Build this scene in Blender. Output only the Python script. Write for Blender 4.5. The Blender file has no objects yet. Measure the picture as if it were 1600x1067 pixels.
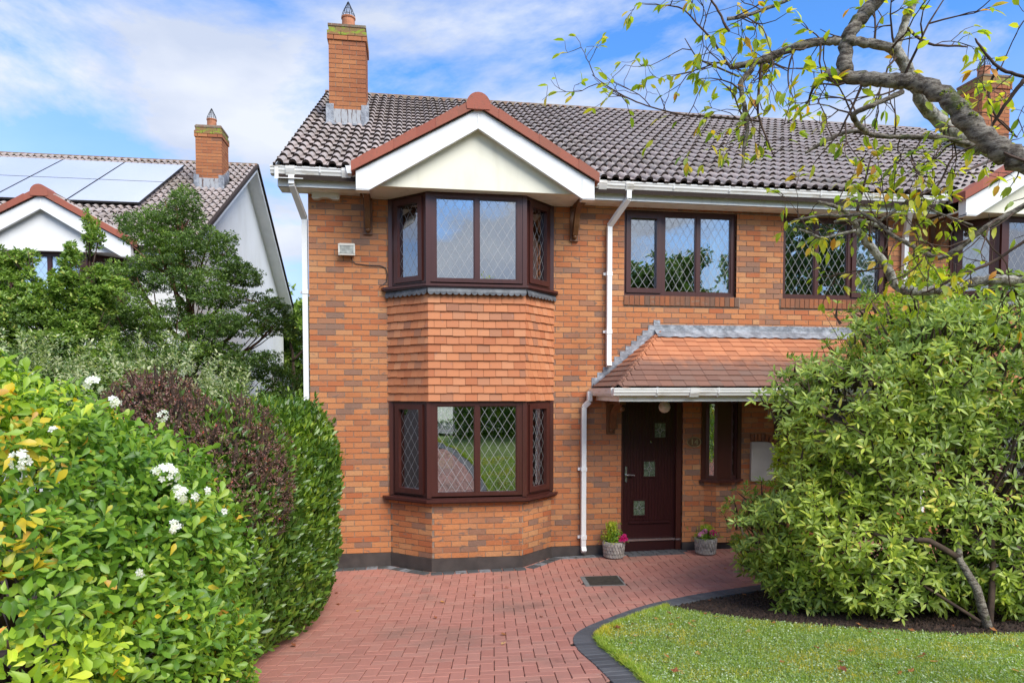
import bpy, math, random
import numpy as np
from mathutils import Matrix, Vector
random.seed(7); RNG = np.random.default_rng(11)
SC = bpy.context.scene
COL = SC.collection
R = math.radians

# ------------------------------------------------------------------ camera, sky, sun
CAM = (0.0, -9.336, 2.4)
cd = bpy.data.cameras.new('camera'); cam = bpy.data.objects.new('camera', cd); COL.objects.link(cam)
cd.sensor_width = 36; cd.lens = 24.0; cd.shift_y = 0.0741; cd.clip_start = 0.05; cd.clip_end = 500
cam.location = CAM; cam.rotation_euler = (R(90 - 2.26), 0, R(-8.5)); SC.camera = cam
SC.render.engine = 'CYCLES'
SC.view_settings.view_transform = 'Standard'; SC.view_settings.look = 'None'
SC.view_settings.exposure = 1.13; SC.view_settings.gamma = 1; SC.view_settings.use_curve_mapping = False
SC.cycles.max_bounces = 8; SC.cycles.transparent_max_bounces = 16
SUN_EL, SUN_AZ = R(44), R(152)          # azimuth clockwise from +Y

world = bpy.data.worlds.new('World'); SC.world = world; world.use_nodes = True
nt = world.node_tree; nt.nodes.clear()
def wn(t, **k):
    n = nt.nodes.new(t)
    for a, b in k.items(): setattr(n, a, b)
    return n
out = wn('ShaderNodeOutputWorld'); bg = wn('ShaderNodeBackground'); bg.inputs['Strength'].default_value = 0.1
sky = wn('ShaderNodeTexSky', sky_type='NISHITA', sun_disc=False, sun_elevation=SUN_EL, sun_rotation=SUN_AZ)
sky.air_density = 1.0; sky.dust_density = 0.6; sky.ozone_density = 2.0
tc = wn('ShaderNodeTexCoord'); sx = wn('ShaderNodeSeparateXYZ')
nt.links.new(tc.outputs['Generated'], sx.inputs[0])
mp = wn('ShaderNodeMapping'); mp.inputs['Rotation'].default_value = (0, R(-38), 0); mp.inputs['Scale'].default_value = (0.75, 1.0, 1.7)
mp.inputs['Location'].default_value = (21.1, 14.7, 0.7)
nt.links.new(tc.outputs['Generated'], mp.inputs[0])
nz = wn('ShaderNodeTexNoise'); nz.inputs['Scale'].default_value = 2.3; nz.inputs['Detail'].default_value = 8; nz.inputs['Roughness'].default_value = 0.60; nz.inputs['Distortion'].default_value = 0.25
nt.links.new(mp.outputs[0], nz.inputs['Vector'])
rp = wn('ShaderNodeValToRGB'); rp.color_ramp.elements[0].position = 0.44; rp.color_ramp.elements[1].position = 0.57
rp.color_ramp.elements[0].color = (0, 0, 0, 1); rp.color_ramp.elements[1].color = (1, 1, 1, 1)
nt.links.new(nz.outputs['Fac'], rp.inputs[0])
hz = wn('ShaderNodeMapRange'); hz.inputs['From Min'].default_value = 0.42; hz.inputs['From Max'].default_value = 0.03
hz.inputs['To Min'].default_value = 0.0; hz.inputs['To Max'].default_value = 0.97
nt.links.new(sx.outputs[2], hz.inputs['Value'])
mxm = wn('ShaderNodeMath', operation='MAXIMUM'); nt.links.new(rp.outputs[0], mxm.inputs[0]); nt.links.new(hz.outputs[0], mxm.inputs[1])
gain = wn('ShaderNodeMix', data_type='RGBA', blend_type='MULTIPLY'); gain.inputs[0].default_value = 1
gain.inputs[7].default_value = (0.50, 0.92, 1.38, 1)
nt.links.new(sky.outputs[0], gain.inputs[6])
nz2 = wn('ShaderNodeTexNoise'); nz2.inputs['Scale'].default_value = 5.5; nz2.inputs['Detail'].default_value = 6; nt.links.new(mp.outputs[0], nz2.inputs['Vector'])
ccr = wn('ShaderNodeValToRGB'); ccr.color_ramp.elements[0].position = 0.38; ccr.color_ramp.elements[1].position = 0.62; ccr.color_ramp.elements[0].color = (.60, .68, .86, 1); ccr.color_ramp.elements[1].color = (.82, .87, .98, 1); nt.links.new(nz2.outputs['Fac'], ccr.inputs[0])
ccm = wn('ShaderNodeMix', data_type='RGBA', blend_type='MULTIPLY'); ccm.inputs[0].default_value = 1; ccm.inputs[7].default_value = (4.9, 4.9, 4.9, 1); nt.links.new(ccr.outputs[0], ccm.inputs[6])
mx = wn('ShaderNodeMix', data_type='RGBA'); nt.links.new(ccm.outputs[2], mx.inputs[7])
nt.links.new(mxm.outputs[0], mx.inputs[0]); nt.links.new(gain.outputs[2], mx.inputs[6])
nt.links.new(mx.outputs[2], bg.inputs[0]); nt.links.new(bg.outputs[0], out.inputs[0])

sl = bpy.data.lights.new('sun', 'SUN'); sl.energy = 2.3; sl.angle = R(42); sl.color = (1, 0.95, 0.87)
so = bpy.data.objects.new('sun', sl); COL.objects.link(so)
sd = Vector((math.sin(SUN_AZ) * math.cos(SUN_EL), math.cos(SUN_AZ) * math.cos(SUN_EL), math.sin(SUN_EL)))
so.rotation_euler = (-sd).to_track_quat('-Z', 'Y').to_euler(); so.location = sd * 40

# ------------------------------------------------------------------ materials
MATS = {}
def newmat(name):
    m = bpy.data.materials.new(name); m.use_nodes = True
    n = m.node_tree.nodes; b = n['Principled BSDF']
    MATS[name] = m
    return m, m.node_tree, b
def N(t, kind, **k):
    n = t.nodes.new(kind)
    for a, b in k.items(): setattr(n, a, b)
    return n
def rnd_fac(t):
    """one number per piece: works for loose islands in a joined mesh and for single objects"""
    g = N(t, 'ShaderNodeNewGeometry'); o = N(t, 'ShaderNodeObjectInfo')
    a = N(t, 'ShaderNodeMath', operation='ADD'); f = N(t, 'ShaderNodeMath', operation='FRACT')
    t.links.new(g.outputs['Random Per Island'], a.inputs[0]); t.links.new(o.outputs['Random'], a.inputs[1]); t.links.new(a.outputs[0], f.inputs[0])
    return f.outputs[0]
def ramp(t, fac, stops, interp='LINEAR'):
    r = N(t, 'ShaderNodeValToRGB'); e = r.color_ramp.elements; r.color_ramp.interpolation = interp
    while len(e) < len(stops): e.new(0.5)
    for i, (p, c) in enumerate(stops):
        e[i].position = p; e[i].color = (*c, 1)
    t.links.new(fac, r.inputs[0]); return r.outputs[0]
def noise(t, scale, detail=3, rough=0.55, vec=None, stretch=None):
    n = N(t, 'ShaderNodeTexNoise'); n.inputs['Scale'].default_value = scale; n.inputs['Detail'].default_value = detail; n.inputs['Roughness'].default_value = rough
    if vec is None:
        vec = N(t, 'ShaderNodeNewGeometry').outputs['Position']
    if stretch:
        m = N(t, 'ShaderNodeMapping'); m.inputs['Scale'].default_value = stretch; t.links.new(vec, m.inputs[0]); vec = m.outputs[0]
    t.links.new(vec, n.inputs['Vector']); return n.outputs['Fac']
def mixc(t, fac, a, b, mode='MIX'):
    m = N(t, 'ShaderNodeMix', data_type='RGBA', blend_type=mode)
    for s, v in ((0, fac), (6, a), (7, b)):
        if isinstance(v, (int, float)): m.inputs[s].default_value = v
        elif isinstance(v, tuple): m.inputs[s].default_value = (*v, 1)
        else: t.links.new(v, m.inputs[s])
    return m.outputs[2]
def sstep(t, v, a, b):
    m = N(t, 'ShaderNodeMapRange', interpolation_type='SMOOTHSTEP'); m.inputs['From Min'].default_value = a; m.inputs['From Max'].default_value = b
    t.links.new(v, m.inputs['Value']); return m.outputs[0]
def bump(t, b, h, strength=0.4, dist=0.01):
    n = N(t, 'ShaderNodeBump'); n.inputs['Strength'].default_value = strength; n.inputs['Distance'].default_value = dist
    t.links.new(h, n.inputs['Height']); t.links.new(n.outputs[0], b.inputs['Normal'])
def simple(name, col, rough=0.5, var=0.15, scale=6, spec=0.5, metal=0.0, bumps=0.0, bscale=60, stretch=None):
    m, t, b = newmat(name)
    n = noise(t, scale, 4, stretch=stretch)
    f = sstep(t, n, 0.3, 0.7)
    c = mixc(t, f, tuple(x * (1 - var) for x in col), tuple(min(1, x * (1 + var)) for x in col))
    t.links.new(c, b.inputs['Base Color']); b.inputs['Roughness'].default_value = rough
    b.inputs['Specular IOR Level'].default_value = spec; b.inputs['Metallic'].default_value = metal
    if bumps: bump(t, b, noise(t, bscale, 3, stretch=stretch), bumps, 0.004)
    return m

def brick_mat(name, stops, patch=(0.19, 0.105, 0.075), pthr=(0.60, 0.72)):
    m, t, b = newmat(name)
    f = rnd_fac(t)
    c = ramp(t, f, stops)
    p = noise(t, 7.5, 2, stretch=(1, 1, 2.6))
    c = mixc(t, sstep(t, p, *pthr), c, patch)
    g = noise(t, 90, 4)
    c = mixc(t, sstep(t, g, 0.35, 0.75), c, mixc(t, 1.0, c, (1.3, 1.32, 1.35), 'MULTIPLY'))
    l = noise(t, 0.9, 4); c = mixc(t, sstep(t, l, 0.5, 0.8), c, mixc(t, 1.0, c, (0.78, 0.76, 0.75), 'MULTIPLY'))
    c = mixc(t, 1.0, c, (1.08, 1.22, 1.20), 'MULTIPLY')
    t.links.new(c, b.inputs['Base Color']); b.inputs['Roughness'].default_value = 0.85; b.inputs['Specular IOR Level'].default_value = 0.25
    bump(t, b, g, 0.5, 0.004); return m
brick_mat('brick', [(0, (0.37, 0.112, 0.046)), (0.16, (0.44, 0.165, 0.068)), (0.32, (0.34, 0.092, 0.038)), (0.48, (0.43, 0.190, 0.088)), (0.64, (0.39, 0.125, 0.050)), (0.78, (0.43, 0.152, 0.062)), (0.86, (0.28, 0.118, 0.068)), (0.93, (0.20, 0.105, 0.075)), (1, (0.32, 0.110, 0.052))])
brick_mat('brick_dark', [(0, (0.24, 0.075, 0.035)), (0.4, (0.17, 0.07, 0.04)), (0.7, (0.28, 0.085, 0.035)), (1, (0.13, 0.07, 0.05))])
brick_mat('brick_chimney', [(0, (0.30, 0.095, 0.042)), (0.5, (0.36, 0.130, 0.055)), (0.9, (0.27, 0.085, 0.040)), (1, (0.21, 0.085, 0.050))], pthr=(0.70, 0.78))
brick_mat('brick_mossy', [(0, (0.20, 0.12, 0.05)), (0.5, (0.24, 0.11, 0.05)), (1, (0.17, 0.12, 0.05))], (0.20, 0.22, 0.03), (0.5, 0.6))
simple('mortar', (0.27, 0.20, 0.15), 0.95, 0.2, 20, bumps=0.5, bscale=200)
simple('mortar_dark', (0.20, 0.15, 0.11), 0.95, 0.2, 20)
simple('plinth', (0.058, 0.045, 0.040), 0.75, 0.25, 5, bumps=0.3, bscale=80)
simple('upvc_white', (0.78, 0.78, 0.76), 0.32, 0.04, 4)
# white plastic trim with grime streaks
m, t, b = newmat('fascia')
c = mixc(t, sstep(t, noise(t, 6, 6, .65, stretch=(1, 1, .5)), 0.50, 0.78), (0.86, 0.85, 0.80), (0.60, 0.56, 0.48))
t.links.new(c, b.inputs['Base Color']); b.inputs['Roughness'].default_value = 0.35
m, t, b = newmat('gutter')
c = mixc(t, sstep(t, noise(t, 4, 6, stretch=(1, 1, 5)), 0.5, 0.8), (0.76, 0.75, 0.71), (0.44, 0.38, 0.30))
t.links.new(c, b.inputs['Base Color']); b.inputs['Roughness'].default_value = 0.35
m, t, b = newmat('render_cream')
c = mixc(t, sstep(t, noise(t, 7, 6, stretch=(1, 1, 0.18)), 0.45, 0.95), (0.80, 0.77, 0.63), (0.66, 0.62, 0.48))
t.links.new(c, b.inputs['Base Color']); b.inputs['Roughness'].default_value = 0.9; bump(t, b, noise(t, 120, 3), 0.3, 0.003)
m, t, b = newmat('render_white')
c = mixc(t, sstep(t, noise(t, 1.2, 5, stretch=(1, 1, 0.6)), 0.35, 0.85), (0.80, 0.80, 0.78), (0.68, 0.67, 0.63))
t.links.new(c, b.inputs['Base Color']); b.inputs['Roughness'].default_value = 0.9; bump(t, b, noise(t, 120, 3), 0.3, 0.003)
m, t, b = newmat('frame_brown')
c = mixc(t, noise(t, 30, 3, stretch=(1, 1, 0.08)), (0.040, 0.011, 0.008), (0.080, 0.022, 0.016))
t.links.new(c, b.inputs['Base Color']); b.inputs['Roughness'].default_value = 0.34
m, t, b = newmat('door_brown')
c = mixc(t, noise(t, 40, 4, stretch=(1, 1, 0.06)), (0.020, 0.005, 0.006), (0.046, 0.010, 0.010))
t.links.new(c, b.inputs['Base Color']); b.inputs['Roughness'].default_value = 0.32; bump(t, b, noise(t, 60, 3, stretch=(1, 1, 0.06)), 0.25, 0.003)
m, t, b = newmat('wood_stain')
c = mixc(t, noise(t, 14, 5, stretch=(3, 3, 0.4)), (0.05, 0.018, 0.008), (0.26, 0.11, 0.035))
t.links.new(c, b.inputs['Base Color']); b.inputs['Roughness'].default_value = 0.5
simple('lead_strip', (0.34, 0.34, 0.34), 0.45, 0.1, 8, metal=0.3)
m, t, b = newmat('lead')
c = mixc(t, sstep(t, noise(t, 9, 6), 0.35, 0.7), (0.17, 0.18, 0.20), (0.36, 0.38, 0.41))
t.links.new(c, b.inputs['Base Color']); b.inputs['Roughness'].default_value = 0.55; b.inputs['Metallic'].default_value = 0.25; bump(t, b, noise(t, 26, 4), 0.9, 0.012)
m, t, b = newmat('lead_dark')
c = mixc(t, sstep(t, noise(t, 9, 6), 0.35, 0.7), (0.075, 0.08, 0.088), (0.15, 0.16, 0.17))
t.links.new(c, b.inputs['Base Color']); b.inputs['Roughness'].default_value = 0.6; bump(t, b, noise(t, 26, 4), 0.6, 0.006)
m, t, b = newmat('lead_stained')
c = mixc(t, sstep(t, noise(t, 30, 5, stretch=(1, 1, 0.15)), 0.52, 0.62), (0.36, 0.37, 0.38), (0.11, 0.07, 0.06))
t.links.new(c, b.inputs['Base Color']); b.inputs['Roughness'].default_value = 0.6
# roof tiles
m, t, b = newmat('roof_tile')
c = ramp(t, rnd_fac(t), [(0, (0.31, 0.250, 0.225)), (0.35, (0.39, 0.315, 0.285)), (0.7, (0.34, 0.275, 0.245)), (1, (0.43, 0.345, 0.31))])
c = mixc(t, sstep(t, noise(t, 14, 5), 0.42, 0.7), c, (0.38, 0.355, 0.335)); c = mixc(t, sstep(t, noise(t, 0.9, 5), 0.50, 0.72), c, mixc(t, 1.0, c, (0.66, 0.66, 0.60), 'MULTIPLY')); c = mixc(t, sstep(t, noise(t, 30, 4), 0.60, 0.75), c, (0.07, 0.06, 0.05))
t.links.new(c, b.inputs['Base Color']); b.inputs['Roughness'].default_value = 0.8; bump(t, b, noise(t, 90, 3), 0.4, 0.004)
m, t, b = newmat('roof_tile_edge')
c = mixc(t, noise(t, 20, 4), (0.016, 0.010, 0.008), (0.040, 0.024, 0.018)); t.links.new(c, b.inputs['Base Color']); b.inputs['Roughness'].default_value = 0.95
m, t, b = newmat('ridge_tile')
c = mixc(t, sstep(t, noise(t, 9, 5), 0.35, 0.65), (0.20, 0.10, 0.065), (0.17, 0.15, 0.10)); c = mixc(t, sstep(t, noise(t, 25, 4), 0.58, 0.72), c, (0.30, 0.27, 0.18))
t.links.new(c, b.inputs['Base Color']); b.inputs['Roughness'].default_value = 0.9; bump(t, b, noise(t, 50, 3), 0.5, 0.01)
m, t, b = newmat('verge_tile')
c = ramp(t, rnd_fac(t), [(0, (0.30, 0.085, 0.055)), (0.5, (0.36, 0.11, 0.07)), (1, (0.28, 0.10, 0.065))]); c = mixc(t, sstep(t, noise(t, 30, 5), 0.50, 0.85), c, (0.20, 0.095, 0.065))
t.links.new(c, b.inputs['Base Color']); b.inputs['Roughness'].default_value = 0.85; bump(t, b, noise(t, 60, 3), 0.3, 0.004)
m, t, b = newmat('wall_tile')
c = ramp(t, rnd_fac(t), [(0, (0.40, 0.130, 0.052)), (0.3, (0.52, 0.200, 0.085)), (0.6, (0.44, 0.150, 0.062)), (0.85, (0.53, 0.225, 0.105)), (1, (0.31, 0.13, 0.070))])
c = mixc(t, sstep(t, noise(t, 16, 3, stretch=(1, 1, 0.6)), 0.60, 0.78), c, (0.36, 0.17, 0.11))
t.links.new(c, b.inputs['Base Color']); b.inputs['Roughness'].default_value = 0.8; bump(t, b, noise(t, 70, 3), 0.3, 0.003)
# porch tiles: lichen and soot darken the lower courses
m, t, b = newmat('porch_tile')
c1 = ramp(t, rnd_fac(t), [(0, (0.40, 0.145, 0.068)), (0.5, (0.52, 0.205, 0.095)), (1, (0.36, 0.14, 0.07))])
c2 = ramp(t, rnd_fac(t), [(0, (0.17, 0.085, 0.060)), (0.5, (0.22, 0.105, 0.070)), (1, (0.18, 0.105, 0.078))])
g = N(t, 'ShaderNodeNewGeometry'); s = N(t, 'ShaderNodeSeparateXYZ'); t.links.new(g.outputs['Position'], s.inputs[0])
a = N(t, 'ShaderNodeMath', operation='MULTIPLY_ADD'); a.inputs[1].default_value = 0.35; t.links.new(noise(t, 5, 4), a.inputs[0]); t.links.new(s.outputs[2], a.inputs[2])
c = mixc(t, sstep(t, a.outputs[0], 2.86, 3.10), c2, c1); t.links.new(c, b.inputs['Base Color']); b.inputs['Roughness'].default_value = 0.85; bump(t, b, noise(t, 70, 3), 0.4, 0.004)
# paving
m, t, b = newmat('paver')
c = ramp(t, rnd_fac(t), [(0, (0.40, 0.162, 0.118)), (0.3, (0.44, 0.185, 0.137)), (0.6, (0.385, 0.162, 0.12)), (0.9, (0.45, 0.205, 0.152)), (1, (0.36, 0.172, 0.13))])
c = mixc(t, sstep(t, noise(t, 1.1, 5), 0.48, 0.75), c, (0.29, 0.150, 0.112)); c = mixc(t, sstep(t, noise(t, 2.6, 6, .65), 0.56, 0.74), c, mixc(t, 1.0, c, (0.70, 0.68, 0.68), 'MULTIPLY')); c = mixc(t, sstep(t, noise(t, 3.7, 6, .7), 0.64, 0.74), c, (0.46, 0.30, 0.25)); c = mixc(t, sstep(t, noise(t, 160, 2), 0.5, 0.8), c, mixc(t, 1.0, c, (1.15, 1.18, 1.18), 'MULTIPLY'))
t.links.new(c, b.inputs['Base Color']); b.inputs['Roughness'].default_value = 0.75; bump(t, b, noise(t, 150, 3), 0.4, 0.003)
simple('joint_sand', (0.085, 0.045, 0.028), 1.0, 0.4, 12)
m, t, b = newmat('charcoal_block')
c = ramp(t, rnd_fac(t), [(0, (0.062, 0.064, 0.070)), (0.5, (0.095, 0.098, 0.105)), (1, (0.075, 0.077, 0.082))]); c = mixc(t, sstep(t, noise(t, 4, 5), 0.5, 0.75), c, (0.13, 0.13, 0.135))
t.links.new(c, b.inputs['Base Color']); b.inputs['Roughness'].default_value = 0.7; bump(t, b, noise(t, 120, 3), 0.4, 0.003)
m, t, b = newmat('charcoal_pale')
c = ramp(t, rnd_fac(t), [(0, (0.075, 0.077, 0.08)), (0.5, (0.20, 0.205, 0.215)), (1, (0.12, 0.125, 0.13))], 'CONSTANT'); c = mixc(t, sstep(t, noise(t, 12, 5), 0.45, 0.7), c, (0.06, 0.062, 0.05))
t.links.new(c, b.inputs['Base Color']); b.inputs['Roughness'].default_value = 0.7
simple('soil', (0.035, 0.020, 0.013), 1.0, 0.5, 18, bumps=1.0, bscale=40)
simple('turf', (0.15, 0.21, 0.035), 1.0, 0.4, 14)
simple('asphalt', (0.06, 0.06, 0.062), 0.9, 0.2, 40, bumps=0.5, bscale=200)
simple('concrete', (0.17, 0.165, 0.15), 0.9, 0.15, 9)
m, t, b = newmat('bark')
f = noise(t, 30, 8, 0.75, stretch=(.6, .6, 1.6)); c = mixc(t, sstep(t, f, 0.40, 0.60), (0.085, 0.065, 0.05), (0.36, 0.32, 0.26)); c = mixc(t, sstep(t, noise(t, 9, 4), 0.60, 0.72), c, (0.10, 0.12, 0.035))
t.links.new(c, b.inputs['Base Color']); b.inputs['Roughness'].default_value = 0.95; bump(t, b, f, 1.0, 0.03)
m, t, b = newmat('bark_pale')
f = noise(t, 26, 6, 0.65); c = mixc(t, sstep(t, f, 0.38, 0.6), (0.13, 0.115, 0.09), (0.42, 0.40, 0.35)); c = mixc(t, sstep(t, noise(t, 6, 4), 0.60, 0.72), c, (0.12, 0.14, 0.03))
t.links.new(c, b.inputs['Base Color']); b.inputs['Roughness'].default_value = 0.95; bump(t, b, f, 1.0, 0.02)
simple('twig', (0.075, 0.045, 0.032), 0.9, 0.4, 12)
simple('bark_red', (0.17, 0.075, 0.045), 0.9, 0.35, 14, bumps=0.6, bscale=60)
simple('brown_stem', (0.060, 0.038, 0.026), 0.95, 0.4, 14)

def leaf_mat(name, stops, trans=0.35, rough=0.42, spec=0.5, big=None):
    m, t, b = newmat(name); f = rnd_fac(t); c = ramp(t, f, stops)
    if big: c = mixc(t, sstep(t, noise(t, big[0], 3), big[1], big[2]), c, mixc(t, 1.0, c, big[3], 'MULTIPLY'))
    t.links.new(c, b.inputs['Base Color']); b.inputs['Roughness'].default_value = rough; b.inputs['Specular IOR Level'].default_value = spec
    tr = N(t, 'ShaderNodeBsdfTranslucent'); t.links.new(mixc(t, 1.0, c, (1.3, 1.5, 0.7), 'MULTIPLY'), tr.inputs[0])
    ms = N(t, 'ShaderNodeMixShader'); ms.inputs[0].default_value = trans
    t.links.new(b.outputs[0], ms.inputs[1]); t.links.new(tr.outputs[0], ms.inputs[2])
    t.links.new(ms.outputs[0], t.nodes['Material Output'].inputs[0]); return m
leaf_mat('leaf_choisya', [(0, (0.075, 0.175, 0.018)), (0.35, (0.125, 0.255, 0.024)), (0.66, (0.195, 0.345, 0.032)), (0.88, (0.31, 0.46, 0.05)), (0.975, (0.34, 0.45, 0.055)), (0.994, (0.60, 0.46, 0.03)), (1, (0.55, 0.26, 0.05))], big=(1.3, 0.47, 0.66, (1.9, 1.5, 1.0)))
leaf_mat('leaf_yellow', [(0, (0.62, 0.46, 0.03)), (0.5, (0.70, 0.52, 0.04)), (0.8, (0.42, 0.46, 0.05)), (1, (0.60, 0.24, 0.04))])
leaf_mat('leaf_laurel', [(0, (0.048, 0.105, 0.018)), (0.4, (0.085, 0.165, 0.024)), (0.8, (0.14, 0.24, 0.032)), (1, (0.27, 0.36, 0.055))], rough=0.24, big=(1.6, 0.48, 0.66, (1.5, 1.35, 1.0)))
leaf_mat('leaf_berberis', [(0, (0.13, 0.050, 0.045)), (0.4, (0.22, 0.095, 0.080)), (0.8, (0.34, 0.19, 0.15)), (0.93, (0.26, 0.22, 0.09)), (1, (0.50, 0.06, 0.04))])
leaf_mat('leaf_variegated', [(0, (0.10, 0.17, 0.055)), (0.3, (0.16, 0.24, 0.08)), (0.5, (0.46, 0.50, 0.26)), (1, (0.60, 0.60, 0.36))])
leaf_mat('leaf_evergreen', [(0, (0.050, 0.095, 0.024)), (0.45, (0.095, 0.165, 0.036)), (0.85, (0.16, 0.26, 0.055)), (1, (0.26, 0.36, 0.085))], big=(1.5, 0.45, 0.6, (1.5, 1.4, 1.1)))
leaf_mat('leaf_pale', [(0, (0.12, 0.20, 0.04)), (0.5, (0.22, 0.34, 0.06)), (0.9, (0.36, 0.48, 0.10)), (1, (0.48, 0.44, 0.10))])
leaf_mat('leaf_rhodo', [(0, (0.14, 0.21, 0.042)), (0.35, (0.225, 0.32, 0.058)), (0.70, (0.32, 0.42, 0.075)), (0.92, (0.46, 0.55, 0.10)), (1, (0.58, 0.52, 0.10))], rough=0.4, big=(1.2, 0.45, 0.62, (1.35, 1.25, 1.0)))
leaf_mat('leaf_gold', [(0, (0.26, 0.36, 0.03)), (0.5, (0.42, 0.50, 0.04)), (1, (0.60, 0.58, 0.06))])
leaf_mat('leaf_apple', [(0, (0.20, 0.31, 0.03)), (0.35, (0.38, 0.45, 0.04)), (0.7, (0.60, 0.58, 0.05)), (0.9, (0.74, 0.54, 0.05)), (1, (0.66, 0.26, 0.04))], trans=0.5)
leaf_mat('leaf_grass', [(0, (0.23, 0.34, 0.040)), (0.5, (0.37, 0.49, 0.06)), (0.86, (0.50, 0.57, 0.10)), (1, (0.58, 0.55, 0.22))], big=(1.7, 0.46, 0.64, (1.55, 1.1, 0.9)))
leaf_mat('leaf_clover', [(0, (0.18, 0.28, 0.08)), (0.5, (0.30, 0.42, 0.13)), (0.85, (0.50, 0.60, 0.36)), (1, (0.72, 0.76, 0.60))], rough=0.3)
leaf_mat('leaf_fallen', [(0, (0.30, 0.085, 0.025)), (0.4, (0.20, 0.065, 0.028)), (0.7, (0.48, 0.20, 0.04)), (1, (0.50, 0.36, 0.16))], trans=0.15, rough=0.7)
leaf_mat('petal_white', [(0, (0.80, 0.80, 0.78)), (1, (0.88, 0.86, 0.86))])
leaf_mat('petal_magenta', [(0, (0.55, 0.015, 0.16)), (1, (0.75, 0.03, 0.28))])
leaf_mat('petal_pink', [(0, (0.70, 0.22, 0.50)), (1, (0.80, 0.40, 0.65))])
m, t, b = newmat('glass')
fr = N(t, 'ShaderNodeFresnel'); fr.inputs[0].default_value = 1.5
ad = N(t, 'ShaderNodeMath', operation='ADD', use_clamp=True); ad.inputs[1].default_value = 0.28; t.links.new(fr.outputs[0], ad.inputs[0])
tp = N(t, 'ShaderNodeBsdfTransparent'); tp.inputs[0].default_value = (0.86, 0.90, 0.88, 1); gl = N(t, 'ShaderNodeBsdfGlossy'); gl.inputs['Roughness'].default_value = 0.0
gl.inputs['Color'].default_value = (0.92, 0.94, 0.97, 1)
bp = N(t, 'ShaderNodeBump'); bp.inputs['Strength'].default_value = 0.06; bp.inputs['Distance'].default_value = 0.02; t.links.new(noise(t, 2.2, 2), bp.inputs['Height']); t.links.new(bp.outputs[0], gl.inputs['Normal'])
ms = N(t, 'ShaderNodeMixShader'); t.links.new(ad.outputs[0], ms.inputs[0]); t.links.new(tp.outputs[0], ms.inputs[1]); t.links.new(gl.outputs[0], ms.inputs[2]); t.links.new(ms.outputs[0], t.nodes['Material Output'].inputs[0])
simple('solar_glass', (0.10, 0.12, 0.16), 0.6, 0.05, 2, spec=1.0); MATS['solar_glass'].node_tree.nodes['Principled BSDF'].inputs['Coat Weight'].default_value = 1.0
MATS['solar_glass'].node_tree.nodes['Principled BSDF'].inputs['Metallic'].default_value = 0.9
MATS['solar_glass'].node_tree.nodes['Principled BSDF'].inputs['Base Color'].default_value = (0.92, 0.92, 0.92, 1)  # near-white base stands in for sky glare on the dark panels
for l in list(MATS['solar_glass'].node_tree.links):
    if l.to_socket.name == 'Base Color': MATS['solar_glass'].node_tree.links.remove(l)
simple('black_metal', (0.02, 0.02, 0.022), 0.5, 0.1)
simple('steel', (0.55, 0.55, 0.54), 0.25, 0.05, metal=0.9)
simple('terracotta', (0.42, 0.17, 0.085), 0.85, 0.25, 9)
simple('interior_wall', (0.42, 0.38, 0.30), 0.9, 0.05)
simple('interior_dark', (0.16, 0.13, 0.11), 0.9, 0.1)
simple('interior_floor', (0.12, 0.07, 0.04), 0.5, 0.2)
simple('curtain', (0.62, 0.66, 0.60), 0.9, 0.08, 10, stretch=(6, 6, 0.3))
simple('curtain_white', (0.60, 0.60, 0.58), 0.9, 0.05, 10)
simple('blind', (0.22, 0.21, 0.15), 0.9, 0.25, 30)
simple('globe', (0.74, 0.66, 0.55), 0.3, 0.03)
simple('alarm', (0.70, 0.66, 0.56), 0.45, 0.05)
simple('meter_box', (0.48, 0.44, 0.39), 0.5, 0.08)
simple('plaque', (0.16, 0.085, 0.035), 0.4, 0.3, 20); simple('brass', (0.36, 0.30, 0.15), 0.45, 0.2, 30, metal=0.2)
simple('door_glass', (0.10, 0.13, 0.085), 0.15, 0.6, 60, spec=0.8)
simple('pot_stone', (0.36, 0.33, 0.29), 0.9, 0.35, 18, bumps=0.8, bscale=40)
simple('iron_cover', (0.035, 0.030, 0.020), 0.8, 0.4, 20, bumps=0.6, bscale=80)
simple('timber', (0.42, 0.33, 0.18), 0.8, 0.2, 9)
simple('light_lens', (0.42, 0.42, 0.36), 0.15, 0.3, 20)
simple('car_paint', (0.03, 0.035, 0.045), 0.15, 0.1)

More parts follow.
